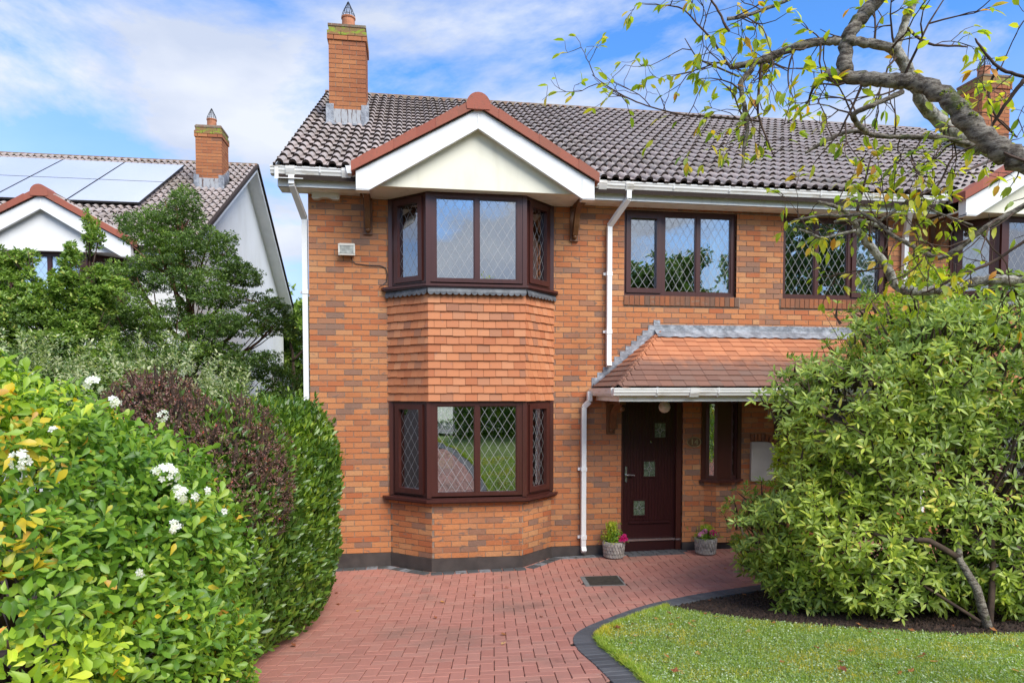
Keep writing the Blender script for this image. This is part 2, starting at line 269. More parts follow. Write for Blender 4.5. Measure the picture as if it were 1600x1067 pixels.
# ------------------------------------------------------------------ object helpers
def tag(o, label=None, cat=None, group=None, kind=None):
    if label: o['label'] = label
    if cat: o['category'] = cat
    if group: o['group'] = group
    if kind: o['kind'] = kind
    return o
def empty(name, loc, label, cat, group=None):
    o = bpy.data.objects.new(name, None); COL.objects.link(o); o.location = loc; o.empty_display_size = 0.2
    return tag(o, label, cat, group)
def attach(o, parent):
    o.parent = parent
    if parent.type == 'EMPTY': o.matrix_parent_inverse = Matrix.Translation(-Vector(parent.location))
def frame(o, ang=0.0, z=0.0):
    """local frame: x along the wall, y INTO the wall, z up; ang turns it about z"""
    return Matrix.Translation(Vector((o[0], o[1], z))) @ Matrix.Rotation(ang, 4, 'Z')
class MB:
    def __init__(s, T=None): s.v = []; s.f = []; s.m = []; s.T = T; s.cur = 0
    def add(s, vs, fs, M=None, mi=None):
        b = len(s.v)
        for p in vs:
            p = Vector(p)
            if M is not None: p = M @ p
            if s.T is not None: p = s.T @ p
            s.v.append(p)
        flip = (s.T is not None and s.T.determinant() < 0)
        for f in fs:
            s.f.append(tuple(b + i for i in (reversed(f) if flip else f))); s.m.append(s.cur if mi is None else mi)
    def box(s, x0, x1, y0, y1, z0, z1, M=None, mi=None):
        s.add([(x0, y0, z0), (x1, y0, z0), (x1, y1, z0), (x0, y1, z0), (x0, y0, z1), (x1, y0, z1), (x1, y1, z1), (x0, y1, z1)],
              [(0, 3, 2, 1), (4, 5, 6, 7), (0, 1, 5, 4), (1, 2, 6, 5), (2, 3, 7, 6), (3, 0, 4, 7)], M, mi)
    def quad(s, a, b, c, d, M=None, mi=None): s.add([a, b, c, d], [(0, 1, 2, 3)], M, mi)
    def prism(s, poly, a, b, axis='x', M=None, mi=None):
        """poly = 2-D outline in the two other axes, extruded from a to b along axis"""
        n = len(poly); P = {'x': lambda p, t: (t, p[0], p[1]), 'y': lambda p, t: (p[0], t, p[1]), 'z': lambda p, t: (p[0], p[1], t)}[axis]
        vs = [P(p, a) for p in poly] + [P(p, b) for p in poly]
        fs = [tuple(range(n - 1, -1, -1)), tuple(range(n, 2 * n))] + [(i, (i + 1) % n, n + (i + 1) % n, n + i) for i in range(n)]
        s.add(vs, fs, M, mi)
    def tube(s, pts, rad, n=8, M=None, mi=None, cap=True):
        pts = [Vector(p) for p in pts]; rad = rad if hasattr(rad, '__len__') else [rad] * len(pts)
        vs = []; up = Vector((0.13, 0.21, 0.97)).normalized(); prev = None
        for i, p in enumerate(pts):
            d = (pts[min(i + 1, len(pts) - 1)] - pts[max(i - 1, 0)]).normalized()
            if prev is None: x = d.cross(up if abs(d.dot(up)) < 0.95 else Vector((1, 0, 0))).normalized()
            else: x = (prev - d * prev.dot(d)).normalized()
            prev = x; y = d.cross(x)
            for k in range(n):
                a = 2 * math.pi * k / n; vs.append(p + (x * math.cos(a) + y * math.sin(a)) * rad[i])
        fs = [(i * n + k, i * n + (k + 1) % n, (i + 1) * n + (k + 1) % n, (i + 1) * n + k) for i in range(len(pts) - 1) for k in range(n)]
        if cap: fs += [tuple(range(n - 1, -1, -1)), tuple(range((len(pts) - 1) * n, len(pts) * n))]
        s.add(vs, fs, M, mi)
    def lathe(s, prof, n=16, M=None, mi=None):
        vs = [(r * math.cos(2 * math.pi * k / n), r * math.sin(2 * math.pi * k / n), z) for r, z in prof for k in range(n)]
        fs = [(i * n + k, i * n + (k + 1) % n, (i + 1) * n + (k + 1) % n, (i + 1) * n + k) for i in range(len(prof) - 1) for k in range(n)]
        fs += [tuple(range(n - 1, -1, -1)), tuple(range((len(prof) - 1) * n, len(prof) * n))]
        s.add(vs, fs, M, mi)
    def mesh(s, name, mats, smooth=False):
        me = bpy.data.meshes.new(name); me.from_pydata([tuple(p) for p in s.v], [], s.f)
        for mm in (mats if isinstance(mats, (list, tuple)) else [mats]): me.materials.append(MATS[mm])
        if any(s.m): me.polygons.foreach_set('material_index', s.m)
        if smooth: me.polygons.foreach_set('use_smooth', [True] * len(s.f))
        me.update(); return me
    def build(s, name, mats, parent=None, kind=None, smooth=False, label=None):
        o = bpy.data.objects.new(name, s.mesh(name, mats, smooth)); COL.objects.link(o)
        if parent is not None: attach(o, parent)
        if kind: o['kind'] = kind
        if label: o['label'] = label
        return o
def place(mesh, name, M, parent):
    o = bpy.data.objects.new(name, mesh); COL.objects.link(o); o.matrix_basis = M
    o.parent = parent
    if parent is not None and parent.type == 'EMPTY': o.matrix_parent_inverse = Matrix.Translation(-Vector(parent.location))
    return o

# camera model used only to decide which pieces show largest (object or joined)
_F = np.array([math.sin(R(8.5)) * math.cos(R(2.26)), math.cos(R(8.5)) * math.cos(R(2.26)), -math.sin(R(2.26))])
_R = np.array([math.cos(R(8.5)), -math.sin(R(8.5)), 0.]); _U = np.cross(_R, _F); _C = np.array(CAM)
def view(P):
    v = np.asarray(P, float).reshape(-1, 3) - _C; Z = v @ _F; Zs = np.where(Z > 0.1, Z, 1e9)
    px = 800 + 1067 * (v @ _R) / Zs; py = 652 - 1067 * (v @ _U) / Zs
    return px, py, Z, (Z > 0.1) & (px > 3) & (px < 1597) & (py > 3) & (py < 1064)
def largest(P, size, limit=300, mask=None):
    px, py, Z, ok = view(P); s = np.asarray(size) / np.maximum(Z, 0.1) * ok
    if mask is not None: s = s * mask
    idx = np.argsort(-s)[:limit]; return set(int(i) for i in idx if s[i] > 0)

# ------------------------------------------------------------------ terrain
GP = [(-40, 1.15), (-12, 1.05), (-8, 0.93), (-6, 0.62), (-4.3, 0.33), (-2.8, 0.14), (-0.9, 0.02), (2, 0.0), (60, 0.0)]
GX = np.linspace(-40, 60, 1001); _g = np.interp(GX, [a for a, b in GP], [b for a, b in GP]); _k = np.ones(9) / 9
_g = np.convolve(np.pad(_g, 4, mode='edge'), _k, mode='valid')
def hh(x, y): return np.interp(y, GX, _g) + 0.016 * (np.clip(x, -12, 16) + 0.87)
def hz1(x, y): return float(hh(x, y))
def ground_mat(x, y, yaw=0.0, z=0.0):
    dx = (hz1(x + 0.1, y) - hz1(x - 0.1, y)) / 0.2; dy = (hz1(x, y + 0.1) - hz1(x, y - 0.1)) / 0.2
    n = Vector((-dx, -dy, 1)).normalized(); a = Vector((math.cos(yaw), math.sin(yaw), 0)); a = (a - n * a.dot(n)).normalized(); c = n.cross(a)
    M = Matrix.Identity(4)
    for i in range(3): M[i][0] = a[i]; M[i][1] = c[i]; M[i][2] = n[i]
    M.translation = Vector((x, y, hz1(x, y) + z)); return M
def sheet(name, xs, ys, dz, mat, kind='structure', keep=None):
    nx, ny = len(xs), len(ys); X, Y = np.meshgrid(xs, ys); Z = hh(X, Y) + dz
    vs = np.stack([X, Y, Z], -1).reshape(-1, 3).tolist(); fs = []
    for j in range(ny - 1):
        for i in range(nx - 1):
            if keep is None or keep((xs[i] + xs[i + 1]) / 2, (ys[j] + ys[j + 1]) / 2): fs.append((j * nx + i, j * nx + i + 1, (j + 1) * nx + i + 1, (j + 1) * nx + i))
    me = bpy.data.meshes.new(name); me.from_pydata(vs, [], fs); me.materials.append(MATS[mat]); o = bpy.data.objects.new(name, me); COL.objects.link(o); o['kind'] = kind; return o
def inpoly(x, y, poly):
    c = False; n = len(poly)
    for i in range(n):
        x1, y1 = poly[i]; x2, y2 = poly[(i + 1) % n]
        if (y1 > y) != (y2 > y) and x < (x2 - x1) * (y - y1) / (y2 - y1) + x1: c = not c
    return c
sheet('ground', np.concatenate([[-200, -80, -40], np.arange(-20, 20.1, 0.5), [40, 80, 200]]), np.concatenate([[-200, -80, -40], np.arange(-20, 24.1, 0.4), [40, 80, 200, 400]]), -0.06, 'soil')
sheet('road', np.linspace(-40, 40, 41), np.linspace(-20, -13.4, 12), 0.0, 'asphalt')
sheet('pavement', np.linspace(-40, 40, 41), np.linspace(-13.35, -11.4, 6), 0.06, 'concrete')
sheet('back_lawn', np.linspace(-9, 16, 26), np.linspace(11.5, 30, 20), 0.0, 'turf')

# kerb curve (outer = drive side, inner = lawn side)
def smooth_curve(pts, n=8):
    P = [np.array(p, float) for p in pts]; out = []
    for i in range(len(P) - 1):
        p0 = P[max(i - 1, 0)]; p1 = P[i]; p2 = P[i + 1]; p3 = P[min(i + 2, len(P) - 1)]
        for k in range(n):
            t = k / n; out.append(0.5 * ((2 * p1) + (-p0 + p2) * t + (2 * p0 - 5 * p1 + 4 * p2 - p3) * t * t + (-p0 + 3 * p1 - 3 * p2 + p3) * t ** 3))
    out.append(P[-1]); return np.array(out)
KERB = smooth_curve([(7.6, -1.75), (6.0, -1.80), (4.6, -1.95), (3.4, -2.24), (2.86, -2.42), (2.32, -2.70), (1.80, -3.14), (1.50, -3.47), (1.36, -3.75), (1.31, -4.1), (1.31, -4.6), (1.29, -5.15), (1.22, -6.2), (1.0, -7.6), (0.7, -9.2), (0.45, -11.3)], 10)
PAVEPOLY = [(-1.55, -11.3), (-1.55, -0.02), (-0.27, -0.02), (0.27, -0.48), (1.48, -0.48), (1.96, -0.02), (3.0, -0.02), (3.0, 0.12), (3.9, 0.12), (3.9, -0.02), (7.6, -0.02)] + [(p[0] + 0.06, p[1] - 0.04) for p in KERB]
KIN = []
for i, p in enumerate(KERB):
    d = KERB[min(i + 1, len(KERB) - 1)] - KERB[max(i - 1, 0)]; d = d / np.linalg.norm(d); KIN.append(p + np.array([-d[1], d[0]]) * 0.205)
KIN = np.array(KIN)
LAWNPOLY = [tuple(p) for p in KIN] + [(14, -11.3), (14, -4.9)] + [(4.8, -4.72), (4.30, -4.62), (3.75, -4.16), (3.18, -3.68), (2.84, -3.24), (2.60, -2.86)]
BEDPOLY = [tuple(p) for p in KIN[:48]] + [(2.84, -3.24), (3.18, -3.68), (3.75, -4.16), (4.3, -4.62), (4.8, -4.72), (14, -4.9), (14, -1.75)]
# KIN up to where the lawn tip starts
tip = int(np.argmin([(p[0] - 2.62) ** 2 + (p[1] + 2.84) ** 2 for p in KIN]))
LAWNPOLY = [tuple(p) for p in KIN[tip:]] + [(14, -11.3), (14, -4.9), (4.8, -4.72), (4.30, -4.62), (3.75, -4.16), (3.18, -3.68), (2.84, -3.24)]
sheet('flower_bed', np.arange(1.0, 14.1, 0.1), np.arange(-5.2, -1.6, 0.1), -0.012, 'soil')
sheet('lawn', np.arange(0.6, 14.1, 0.1), np.arange(-11.4, -2.6, 0.1), 0.004, 'turf', keep=lambda x, y: inpoly(x, y, LAWNPOLY))
# fine soil crumbs along the bed so that it is not a smooth sheet
def lumps(name, n, region, bb, smin, smax, mat, parent=None, z=-0.01, kind='stuff'):
    mb_v = []; mb_f = []
    pts = []
    while len(pts) < n:
        x, y = random.uniform(bb[0], bb[1]), random.uniform(bb[2], bb[3])
        if region(x, y): pts.append((x, y))
    for x, y in pts:
        s = random.uniform(smin, smax); b = len(mb_v); zz = hz1(x, y) + z; a = random.random() * 6.28
        for k in range(4): mb_v.append((x + s * math.cos(a + k * 1.57) * random.uniform(.6, 1.2), y + s * math.sin(a + k * 1.57) * random.uniform(.6, 1.2), zz))
        mb_v.append((x, y, zz + s * random.uniform(0.5, 1.0)))
        mb_f += [(b + k, b + (k + 1) % 4, b + 4) for k in range(4)]
    me = bpy.data.meshes.new(name); me.from_pydata(mb_v, [], mb_f); me.materials.append(MATS[mat]); o = bpy.data.objects.new(name, me); COL.objects.link(o)
    if kind: o['kind'] = kind
    if parent: attach(o, parent)
    return o
lo = lumps('soil_crumbs', 9000, lambda x, y: inpoly(x, y, BEDPOLY), (1.5, 7.5, -4.9, -1.8), 0.008, 0.03, 'soil')
tag(lo, 'dark crumbly bare soil of the flower bed under the green shrub', 'soil')

# ------------------------------------------------------------------ paving
def bevel_block(L, Wd, H, ch=0.006):
    mb = MB(); a, b = L / 2, Wd / 2
    vs = [(-a, -b, -H), (a, -b, -H), (a, b, -H), (-a, b, -H), (-a, -b, -ch), (a, -b, -ch), (a, b, -ch), (-a, b, -ch), (-a + ch, -b + ch, 0), (a - ch, -b + ch, 0), (a - ch, b - ch, 0), (-a + ch, b - ch, 0)]
    fs = [(0, 1, 5, 4), (1, 2, 6, 5), (2, 3, 7, 6), (3, 0, 4, 7), (4, 5, 9, 8), (5, 6, 10, 9), (6, 7, 11, 10), (7, 4, 8, 11), (8, 9, 10, 11)]
    mb.add(vs, fs); return mb
def lay_blocks(items, proto, mat, name, parent, limit=300, stuffname=None):
    """items: list of 4x4 matrices. The ones that show largest become objects, the rest one joined part."""
    P = [tuple(M.translation) for M in items]; big = largest(P, np.ones(len(P)), limit)
    me = proto.mesh(name, mat); rest = MB()
    for i, M in enumerate(items):
        if i in big: place(me, name, M, parent)
        else: rest.add(proto.v, proto.f, M)
    if rest.v: rest.build(stuffname or name + '_remainder', mat, parent, kind='stuff')
drive = sheet('driveway', np.arange(-1.6, 7.7, 0.15), np.arange(-11.4, 0.16, 0.15), -0.016, 'joint_sand', keep=lambda x, y: inpoly(x, y, PAVEPOLY) or inpoly(x + .12, y, PAVEPOLY) or inpoly(x - .12, y, PAVEPOLY) or inpoly(x, y + .12, PAVEPOLY) or inpoly(x, y - .12, PAVEPOLY))
g = 0.105; yaw = R(-6.8); ca, sa = math.cos(yaw), math.sin(yaw); items = []
for i in range(-120, 160):
    for j in range(-130, 60):
        k = (i - j) % 4
        if k == 0: cx, cy, rot = i + 1.0, j + 0.5, 0
        elif k == 3: cx, cy, rot = i + 0.5, j + 1.0, math.pi / 2
        else: continue
        x = (cx * ca - cy * sa) * g + 0.6; y = (cx * sa + cy * ca) * g
        if y < -8.6 or not inpoly(x, y, PAVEPOLY): continue
        if 2.08 < x < 2.50 and -1.66 < y < -1.18: continue
        items.append(ground_mat(x, y, yaw + rot, random.uniform(-0.0015, 0.0015) - 0.001) @ Matrix.Rotation(random.uniform(-.006, .006), 4, 'Z'))
lay_blocks(items, bevel_block(0.2045, 0.0995, 0.05, 0.003), 'paver', 'paver', drive)
# kerb of charcoal blocks, laid across the curve
seg = np.linalg.norm(np.diff(KERB, axis=0), axis=1); s = np.concatenate([[0], np.cumsum(seg)]); items = []; d0 = 0.3
while d0 < s[-1] - 0.2:
    p = np.array([np.interp(d0, s, KERB[:, 0]), np.interp(d0, s, KERB[:, 1])]); q = np.array([np.interp(d0, s, KIN[:, 0]), np.interp(d0, s, KIN[:, 1])])
    c = (p + q) / 2; d = q - p; items.append(ground_mat(c[0], c[1], math.atan2(d[1], d[0]), 0.006 + random.uniform(-.001, .001))); d0 += 0.103
kerb = empty('lawn_kerb', (1.4, -4.0, hz1(1.4, -4)), 'curved kerb of charcoal blocks between red paving and the lawn', 'kerb')
lay_blocks(items, bevel_block(0.205, 0.097, 0.08, 0.004), 'charcoal_block', 'kerb_block', kerb, limit=150)
# dark edging along the foot of the wall
edge = [(-1.5, -0.03), (-0.29, -0.03), (0.25, -0.50), (1.50, -0.50), (1.99, -0.03), (3.0, -0.03)]; items = []
for (x0, y0), (x1, y1) in zip(edge, edge[1:]):
    L = math.hypot(x1 - x0, y1 - y0); n = max(1, round(L / 0.155)); a = math.atan2(y1 - y0, x1 - x0)
    for k in range(n):
        tt = (k + 0.5) / n; cx = x0 + (x1 - x0) * tt + math.sin(a) * 0.06; cy = y0 + (y1 - y0) * tt - math.cos(a) * 0.06
        items.append(ground_mat(cx, cy, a + random.uniform(-.03, .03), 0.008 + random.uniform(-.002, .002)))
wedge = empty('wall_edging', (0.8, -0.6, 0.03), 'strip of weathered charcoal blocks along the foot of the house wall', 'edging')
lay_blocks(items, bevel_block(0.145, 0.125, 0.06, 0.004), 'charcoal_pale', 'edging_block', wedge)
items = [ground_mat(3.06 + 0.103 * k, 0.0 - 0.02 * (k % 2), math.pi / 2, 0.007) for k in range(9)] + [ground_mat(3.12 + 0.21 * k, -0.17, 0, 0.007) for k in range(4)]
lay_blocks(items, bevel_block(0.2, 0.097, 0.06, 0.004), 'charcoal_block', 'edging_block', wedge)
# manhole cover
mc = empty('drain_cover', (2.28, -1.42, hz1(2.28, -1.42)), 'rusty square drain cover with a leaf on it set in the red paving', 'drain cover')
M = ground_mat(2.29, -1.42, R(-6.8), 0.004)
mb = MB(); 
for x0, x1, y0, y1 in ((-.24, .235, -.265, -.245), (-.24, .235, .245, .265), (-.24, -.185, -.245, .245), (.215, .235, -.245, .245)): mb.box(x0, x1, y0, y1, -0.05, 0.0, M)
mb.build('frame', 'concrete', mc)
mb = MB(); mb.box(-.185, .215, -.245, .245, -0.05, 0.001, M); mb.build('cover_plate', 'iron_cover', mc)

# ------------------------------------------------------------------ houses
def brick_rows(L, z0, z1, holes=(), phase=0.0, joint=0.010):
    """running bond on a wall of length L: list of (u0,u1,zlo,zhi)"""
    out = []; k0 = int(math.floor((z0 - 0.21) / 0.075 + 1e-6)); k = k0
    while True:
        a = 0.21 + k * 0.075; b = a + 0.065
        if a >= z1 - 0.02: break
        lo, hi = max(a, z0), min(b, z1)
        if hi - lo > 0.02:
            u = -0.225 + (0.1125 if k % 2 else 0) + phase
            while u < L:
                u0, u1 = max(u, 0), min(u + 0.215, L)
                spans = [(u0, u1)]
                for (h0, h1, g0, g1) in holes:
                    if (lo + hi) / 2 > g0 and (lo + hi) / 2 < g1:
                        ns = []
                        for a0, a1 in spans:
                            if a1 <= h0 or a0 >= h1: ns.append((a0, a1))
                            else:
                                if a0 < h0: ns.append((a0, h0))
                                if a1 > h1: ns.append((h1, a1))
                        spans = ns
                for a0, a1 in spans:
                    if a1 - a0 > 0.02: out.append((a0, a1, lo, hi))
                u += 0.225
        k += 1
    return out
BRICK = MB(); BRICK.box(-0.5, 0.5, 0, 1, -0.5, 0.5)
class Brickwork:
    """collects bricks of one house; the largest-showing become objects"""
    def __init__(s, T): s.T = T; s.items = []; s.mort = MB(T)
    def wall(s, M, L, z0, z1, holes=(), phase=0.0, depth=0.10, mortar=True, mat='brick', proud=0.0):
        for a0, a1, lo, hi in brick_rows(L, z0, z1, holes, phase):
            j = random.uniform(-0.0015, 0.0015)
            S = Matrix.Diagonal((a1 - a0, 0.05, hi - lo, 1))
            s.items.append((s.T @ M @ Matrix.Translation(((a0 + a1) / 2, j - proud, (lo + hi) / 2)) @ S, mat))
        if mortar:
            # mortar slab behind the brick faces, cut round the holes
            us = sorted(set([0, L] + [h for q in holes for h in (q[0], q[1])])); zs = sorted(set([z0, z1] + [h for q in holes for h in (q[2], q[3])]))
            for u0, u1 in zip(us, us[1:]):
                for w0, w1 in zip(zs, zs[1:]):
                    cu, cw = (u0 + u1) / 2, (w0 + w1) / 2
                    if cu < 0 or cu > L or cw < z0 or cw > z1: continue
                    if any(q[0] < cu < q[1] and q[2] < cw < q[3] for q in holes): continue
                    s.mort.box(u0, u1, 0.007, depth, w0, w1, M)
    def soldiers(s, M, u0, u1, z0, z1, mat='brick_dark', proud=0.004):
        u = u0
        while u < u1 - 0.02:
            a = min(u + 0.065, u1); S = Matrix.Diagonal((a - u, 0.05, z1 - z0, 1))
            s.items.append((s.T @ M @ Matrix.Translation(((a + u) / 2, -proud + random.uniform(-.001, .001), (z0 + z1) / 2)) @ S, mat)); u += 0.075
    def finish(s, house, limit=300, wallname='brick_wall', mortar='mortar'):
        wall = s.mort.build(wallname, mortar, house)
        P = [tuple(M.translation) for M, _ in s.items]; size = [min(M.to_scale()[0], 0.225) for M, _ in s.items]
        nrm = np.array([tuple((M.to_3x3() @ Vector((0, -1, 0))).normalized()) for M, _ in s.items]); Pa = np.array(P)
        facing = ((np.array(CAM) - Pa) * nrm).sum(1) > 0.5
        big = largest(P, size, limit, facing); mats = sorted(set(m for _, m in s.items)); meshes = {m: BRICK.mesh('brick', m) for m in mats}
        rest = MB()
        for i, (M, m) in enumerate(s.items):
            if i in big: place(meshes[m], 'brick', M, wall)
            else: rest.add(BRICK.v, BRICK.f, M, mi=mats.index(m))
        rest.build('brickwork', mats, house, kind='stuff'); return wall

def lattice(mb, u0, u1, z0, z1, y, M, dw=0.115, dh=0.19, wd=0.0042):
    """diamond lead strips clipped to the pane"""
    w, h = u1 - u0, z1 - z0; nx = max(1, round(w / dw)); dw = w / nx; sl = dh / dw
    L = math.hypot(1, sl)
    for sgn in (1, -1):
        c = -sl * w - dh
        while c < h + sl * w + dh:
            # z = c + sgn*sl*u
            pts = []
            for u in (0, w):
                z = c + sgn * sl * u
                if 0 <= z <= h: pts.append((u, z))
            for z in (0, h):
                u = (z - c) / (sgn * sl)
                if 0 < u < w: pts.append((u, z))
            if len(pts) >= 2:
                p, q = pts[0], pts[1]
                if math.hypot(p[0] - q[0], p[1] - q[1]) > 0.02:
                    nx_, nz_ = -sgn * sl / L * wd / 2, 1 / L * wd / 2; yy = y + (0.0005 if sgn > 0 else 0.0)
                    mb.quad((u0 + p[0] - nx_, yy, z0 + p[1] - nz_), (u0 + q[0] - nx_, yy, z0 + q[1] - nz_), (u0 + q[0] + nx_, yy, z0 + q[1] + nz_), (u0 + p[0] + nx_, yy, z0 + p[1] + nz_), M)
            c += dh
def window(parent, T, M, w, z0, z1, lights, fw=0.055, y=0.03, dep=0.06, open_frame=True):
    """a window in local frame M (x along, y inward). lights = [(u0,u1,sash)]"""
    f = MB(T); f.box(0, w, y, y + dep, z0, z0 + fw, M); f.box(0, w, y, y + dep, z1 - fw, z1, M)
    f.box(0, fw, y, y + dep, z0 + fw, z1 - fw, M); f.box(w - fw, w, y, y + dep, z0 + fw, z1 - fw, M)
    fo = f.build('window_frame', 'frame_brown', parent)
    for (a, b), (c, d) in zip([l[:2] for l in lights], [l[:2] for l in lights][1:]):
        mm = MB(T); mm.box(b, c, y + 0.002, y + dep - 0.002, z0 + fw, z1 - fw, M); mm.build('mullion', 'frame_brown', parent)
    for a_, b_ in ((fw, lights[0][0]), (lights[-1][1], w - fw)):
        if b_ - a_ > .002:
            mm = MB(T); mm.box(a_, b_, y + 0.004, y + dep - 0.002, z0 + fw, z1 - fw, M); mm.build('frame_infill', 'frame_brown', parent)
    for u0, u1, sash in lights:
        a, b, c, d = u0, u1, z0 + fw, z1 - fw
        if sash:
            q = 0.05; sb = MB(T); e = 0.018
            for x0, x1, w0, w1 in ((a - e, b + e, c - e, c + q), (a - e, b + e, d - q, d + e), (a - e, a + q, c + q, d - q), (b - q, b + e, c + q, d - q)):
                sb.box(x0, x1, y - 0.022, y + 0.03, w0, w1, M)
            sb.build('sash', 'frame_brown', parent); a, b, c, d = a + q, b - q, c + q, d - q
        else:
            q = 0.014; sb = MB(T)
            for x0, x1, w0, w1 in ((a, b, c, c + q), (a, b, d - q, d), (a, a + q, c + q, d - q), (b - q, b, c + q, d - q)): sb.box(x0, x1, y + 0.012, y + 0.035, w0, w1, M)
            sb.build('glazing_bead', 'frame_brown', parent); a, b, c, d = a + q, b - q, c + q, d - q
        p = MB(T); p.box(a - .004, b + .004, y + 0.032, y + 0.038, c - .004, d + .004, M); p.build('pane', 'glass', parent)
        lt = MB(T); lattice(lt, a, b, c, d, y + 0.0308, M); lt.build('leading', 'lead_strip', parent)
def part_group(name, mesh_mb, mat, house, **k): return mesh_mb.build(name, mat, house, **k)

def tile_proto(w=0.32, L=0.375, roll=0.054, th=0.034):
    prof = []
    for r in range(2):
        o = r * w / 2
        prof += [(o, 0)] + [(o + 0.030 + 0.100 * (0.5 - 0.5 * math.cos(math.pi * k / 6)), roll * math.sin(math.pi * k / 6)) for k in range(7)]
    prof += [(w, 0)]
    n = len(prof); mb = MB(); lift = 0.044
    top0 = [(x - w / 2, 0, z + lift) for x, z in prof]; top1 = [(x - w / 2, L, z + 0.006) for x, z in prof]; bot = [(x - w / 2, 0.002, z + lift - th) for x, z in prof]
    mb.add(top0 + top1, [(i, i + 1, n + i + 1, n + i) for i in range(n - 1)], mi=0)
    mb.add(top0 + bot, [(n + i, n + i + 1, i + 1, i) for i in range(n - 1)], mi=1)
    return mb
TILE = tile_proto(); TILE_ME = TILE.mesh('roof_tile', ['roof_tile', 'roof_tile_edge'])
PITCH = math.atan(0.578)
def roof_tiles(house, T, x0, x1, ye, ze, yr, holes=None, limit=300):
    base = MB(T); dz = 0.578; items = []
    base.add([(x0 + .02, ye + .03, ze - 0.02), (x1, ye + .03, ze - 0.02), (x1, yr, ze - 0.035 + dz * (yr - ye)), (x0 + .02, yr, ze - 0.035 + dz * (yr - ye)),
              (x0 + .02, ye + .03, ze - 0.14), (x1, ye + .03, ze - 0.14), (x1, yr, ze - 0.16 + dz * (yr - ye)), (x0 + .02, yr, ze - 0.16 + dz * (yr - ye))],
             [(0, 1, 2, 3), (4, 7, 6, 5), (0, 4, 5, 1), (1, 5, 6, 2), (2, 6, 7, 3), (3, 7, 4, 0)])
    yb = 2 * yr - ye   # rear slope
    base.add([(x0 + .02, yr, ze + dz * (yr - ye)), (x1, yr, ze + dz * (yr - ye)), (x1, yb, ze), (x0 + .02, yb, ze), (x0 + .02, yr, ze - .12 + dz * (yr - ye)), (x1, yr, ze - .12 + dz * (yr - ye)), (x1, yb, ze - .12), (x0 + .02, yb, ze - .12)],
             [(0, 1, 2, 3), (4, 7, 6, 5), (0, 4, 5, 1), (1, 5, 6, 2), (2, 6, 7, 3), (3, 7, 4, 0)])
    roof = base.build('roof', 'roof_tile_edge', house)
    nrow = 20; gauge = (yr - ye) / math.cos(PITCH) / nrow; ncol = int(math.ceil((x1 - x0) / 0.32 - 0.2)); w = (x1 - x0) / ncol
    for r in range(nrow):
        for c in range(ncol):
            x = x0 + (c + 0.5) * w; d = r * gauge; y = ye + d * math.cos(PITCH); z = ze + d * math.sin(PITCH)
            if holes and holes(x, y + 0.15, z): continue
            M = T @ Matrix.Translation((x + random.uniform(-.002, .002), y, z + random.uniform(-.003, .003))) @ Matrix.Rotation(PITCH + random.uniform(-.006, .006), 4, 'X') @ Matrix.Rotation(random.uniform(-.006, .006), 4, 'Z') @ Matrix.Diagonal((w / 0.32, 1, 1, 1))
            items.append(M)
    P = [tuple(M.translation) for M in items]; big = largest(P, np.ones(len(P)), limit); rest = MB()
    for i, M in enumerate(items):
        if i in big: place(TILE_ME, 'roof_tile', M, roof)
        else:
            b = len(rest.v); rest.v += [M @ v for v in TILE.v]; rest.f += [tuple(b + k for k in f) for f in TILE.f]; rest.m += TILE.m
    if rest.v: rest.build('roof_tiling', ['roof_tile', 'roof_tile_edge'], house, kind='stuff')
    # ridge tiles
    n = int((x1 - x0 + 0.1) / 0.42); zr = ze + 0.578 * (yr - ye)
    for k in range(n):
        a = x0 + k * (x1 - x0) / n; b = x0 + (k + 1) * (x1 - x0) / n + 0.012; m = MB(T)
        poly = [(yr + 0.115 * math.cos(t_), zr - 0.045 + 0.115 * math.sin(t_)) for t_ in [math.pi * i / 8 for i in range(9)]]
        m.prism(poly, a, b, 'x'); m.build('ridge_tile', 'ridge_tile', roof)
    return roof

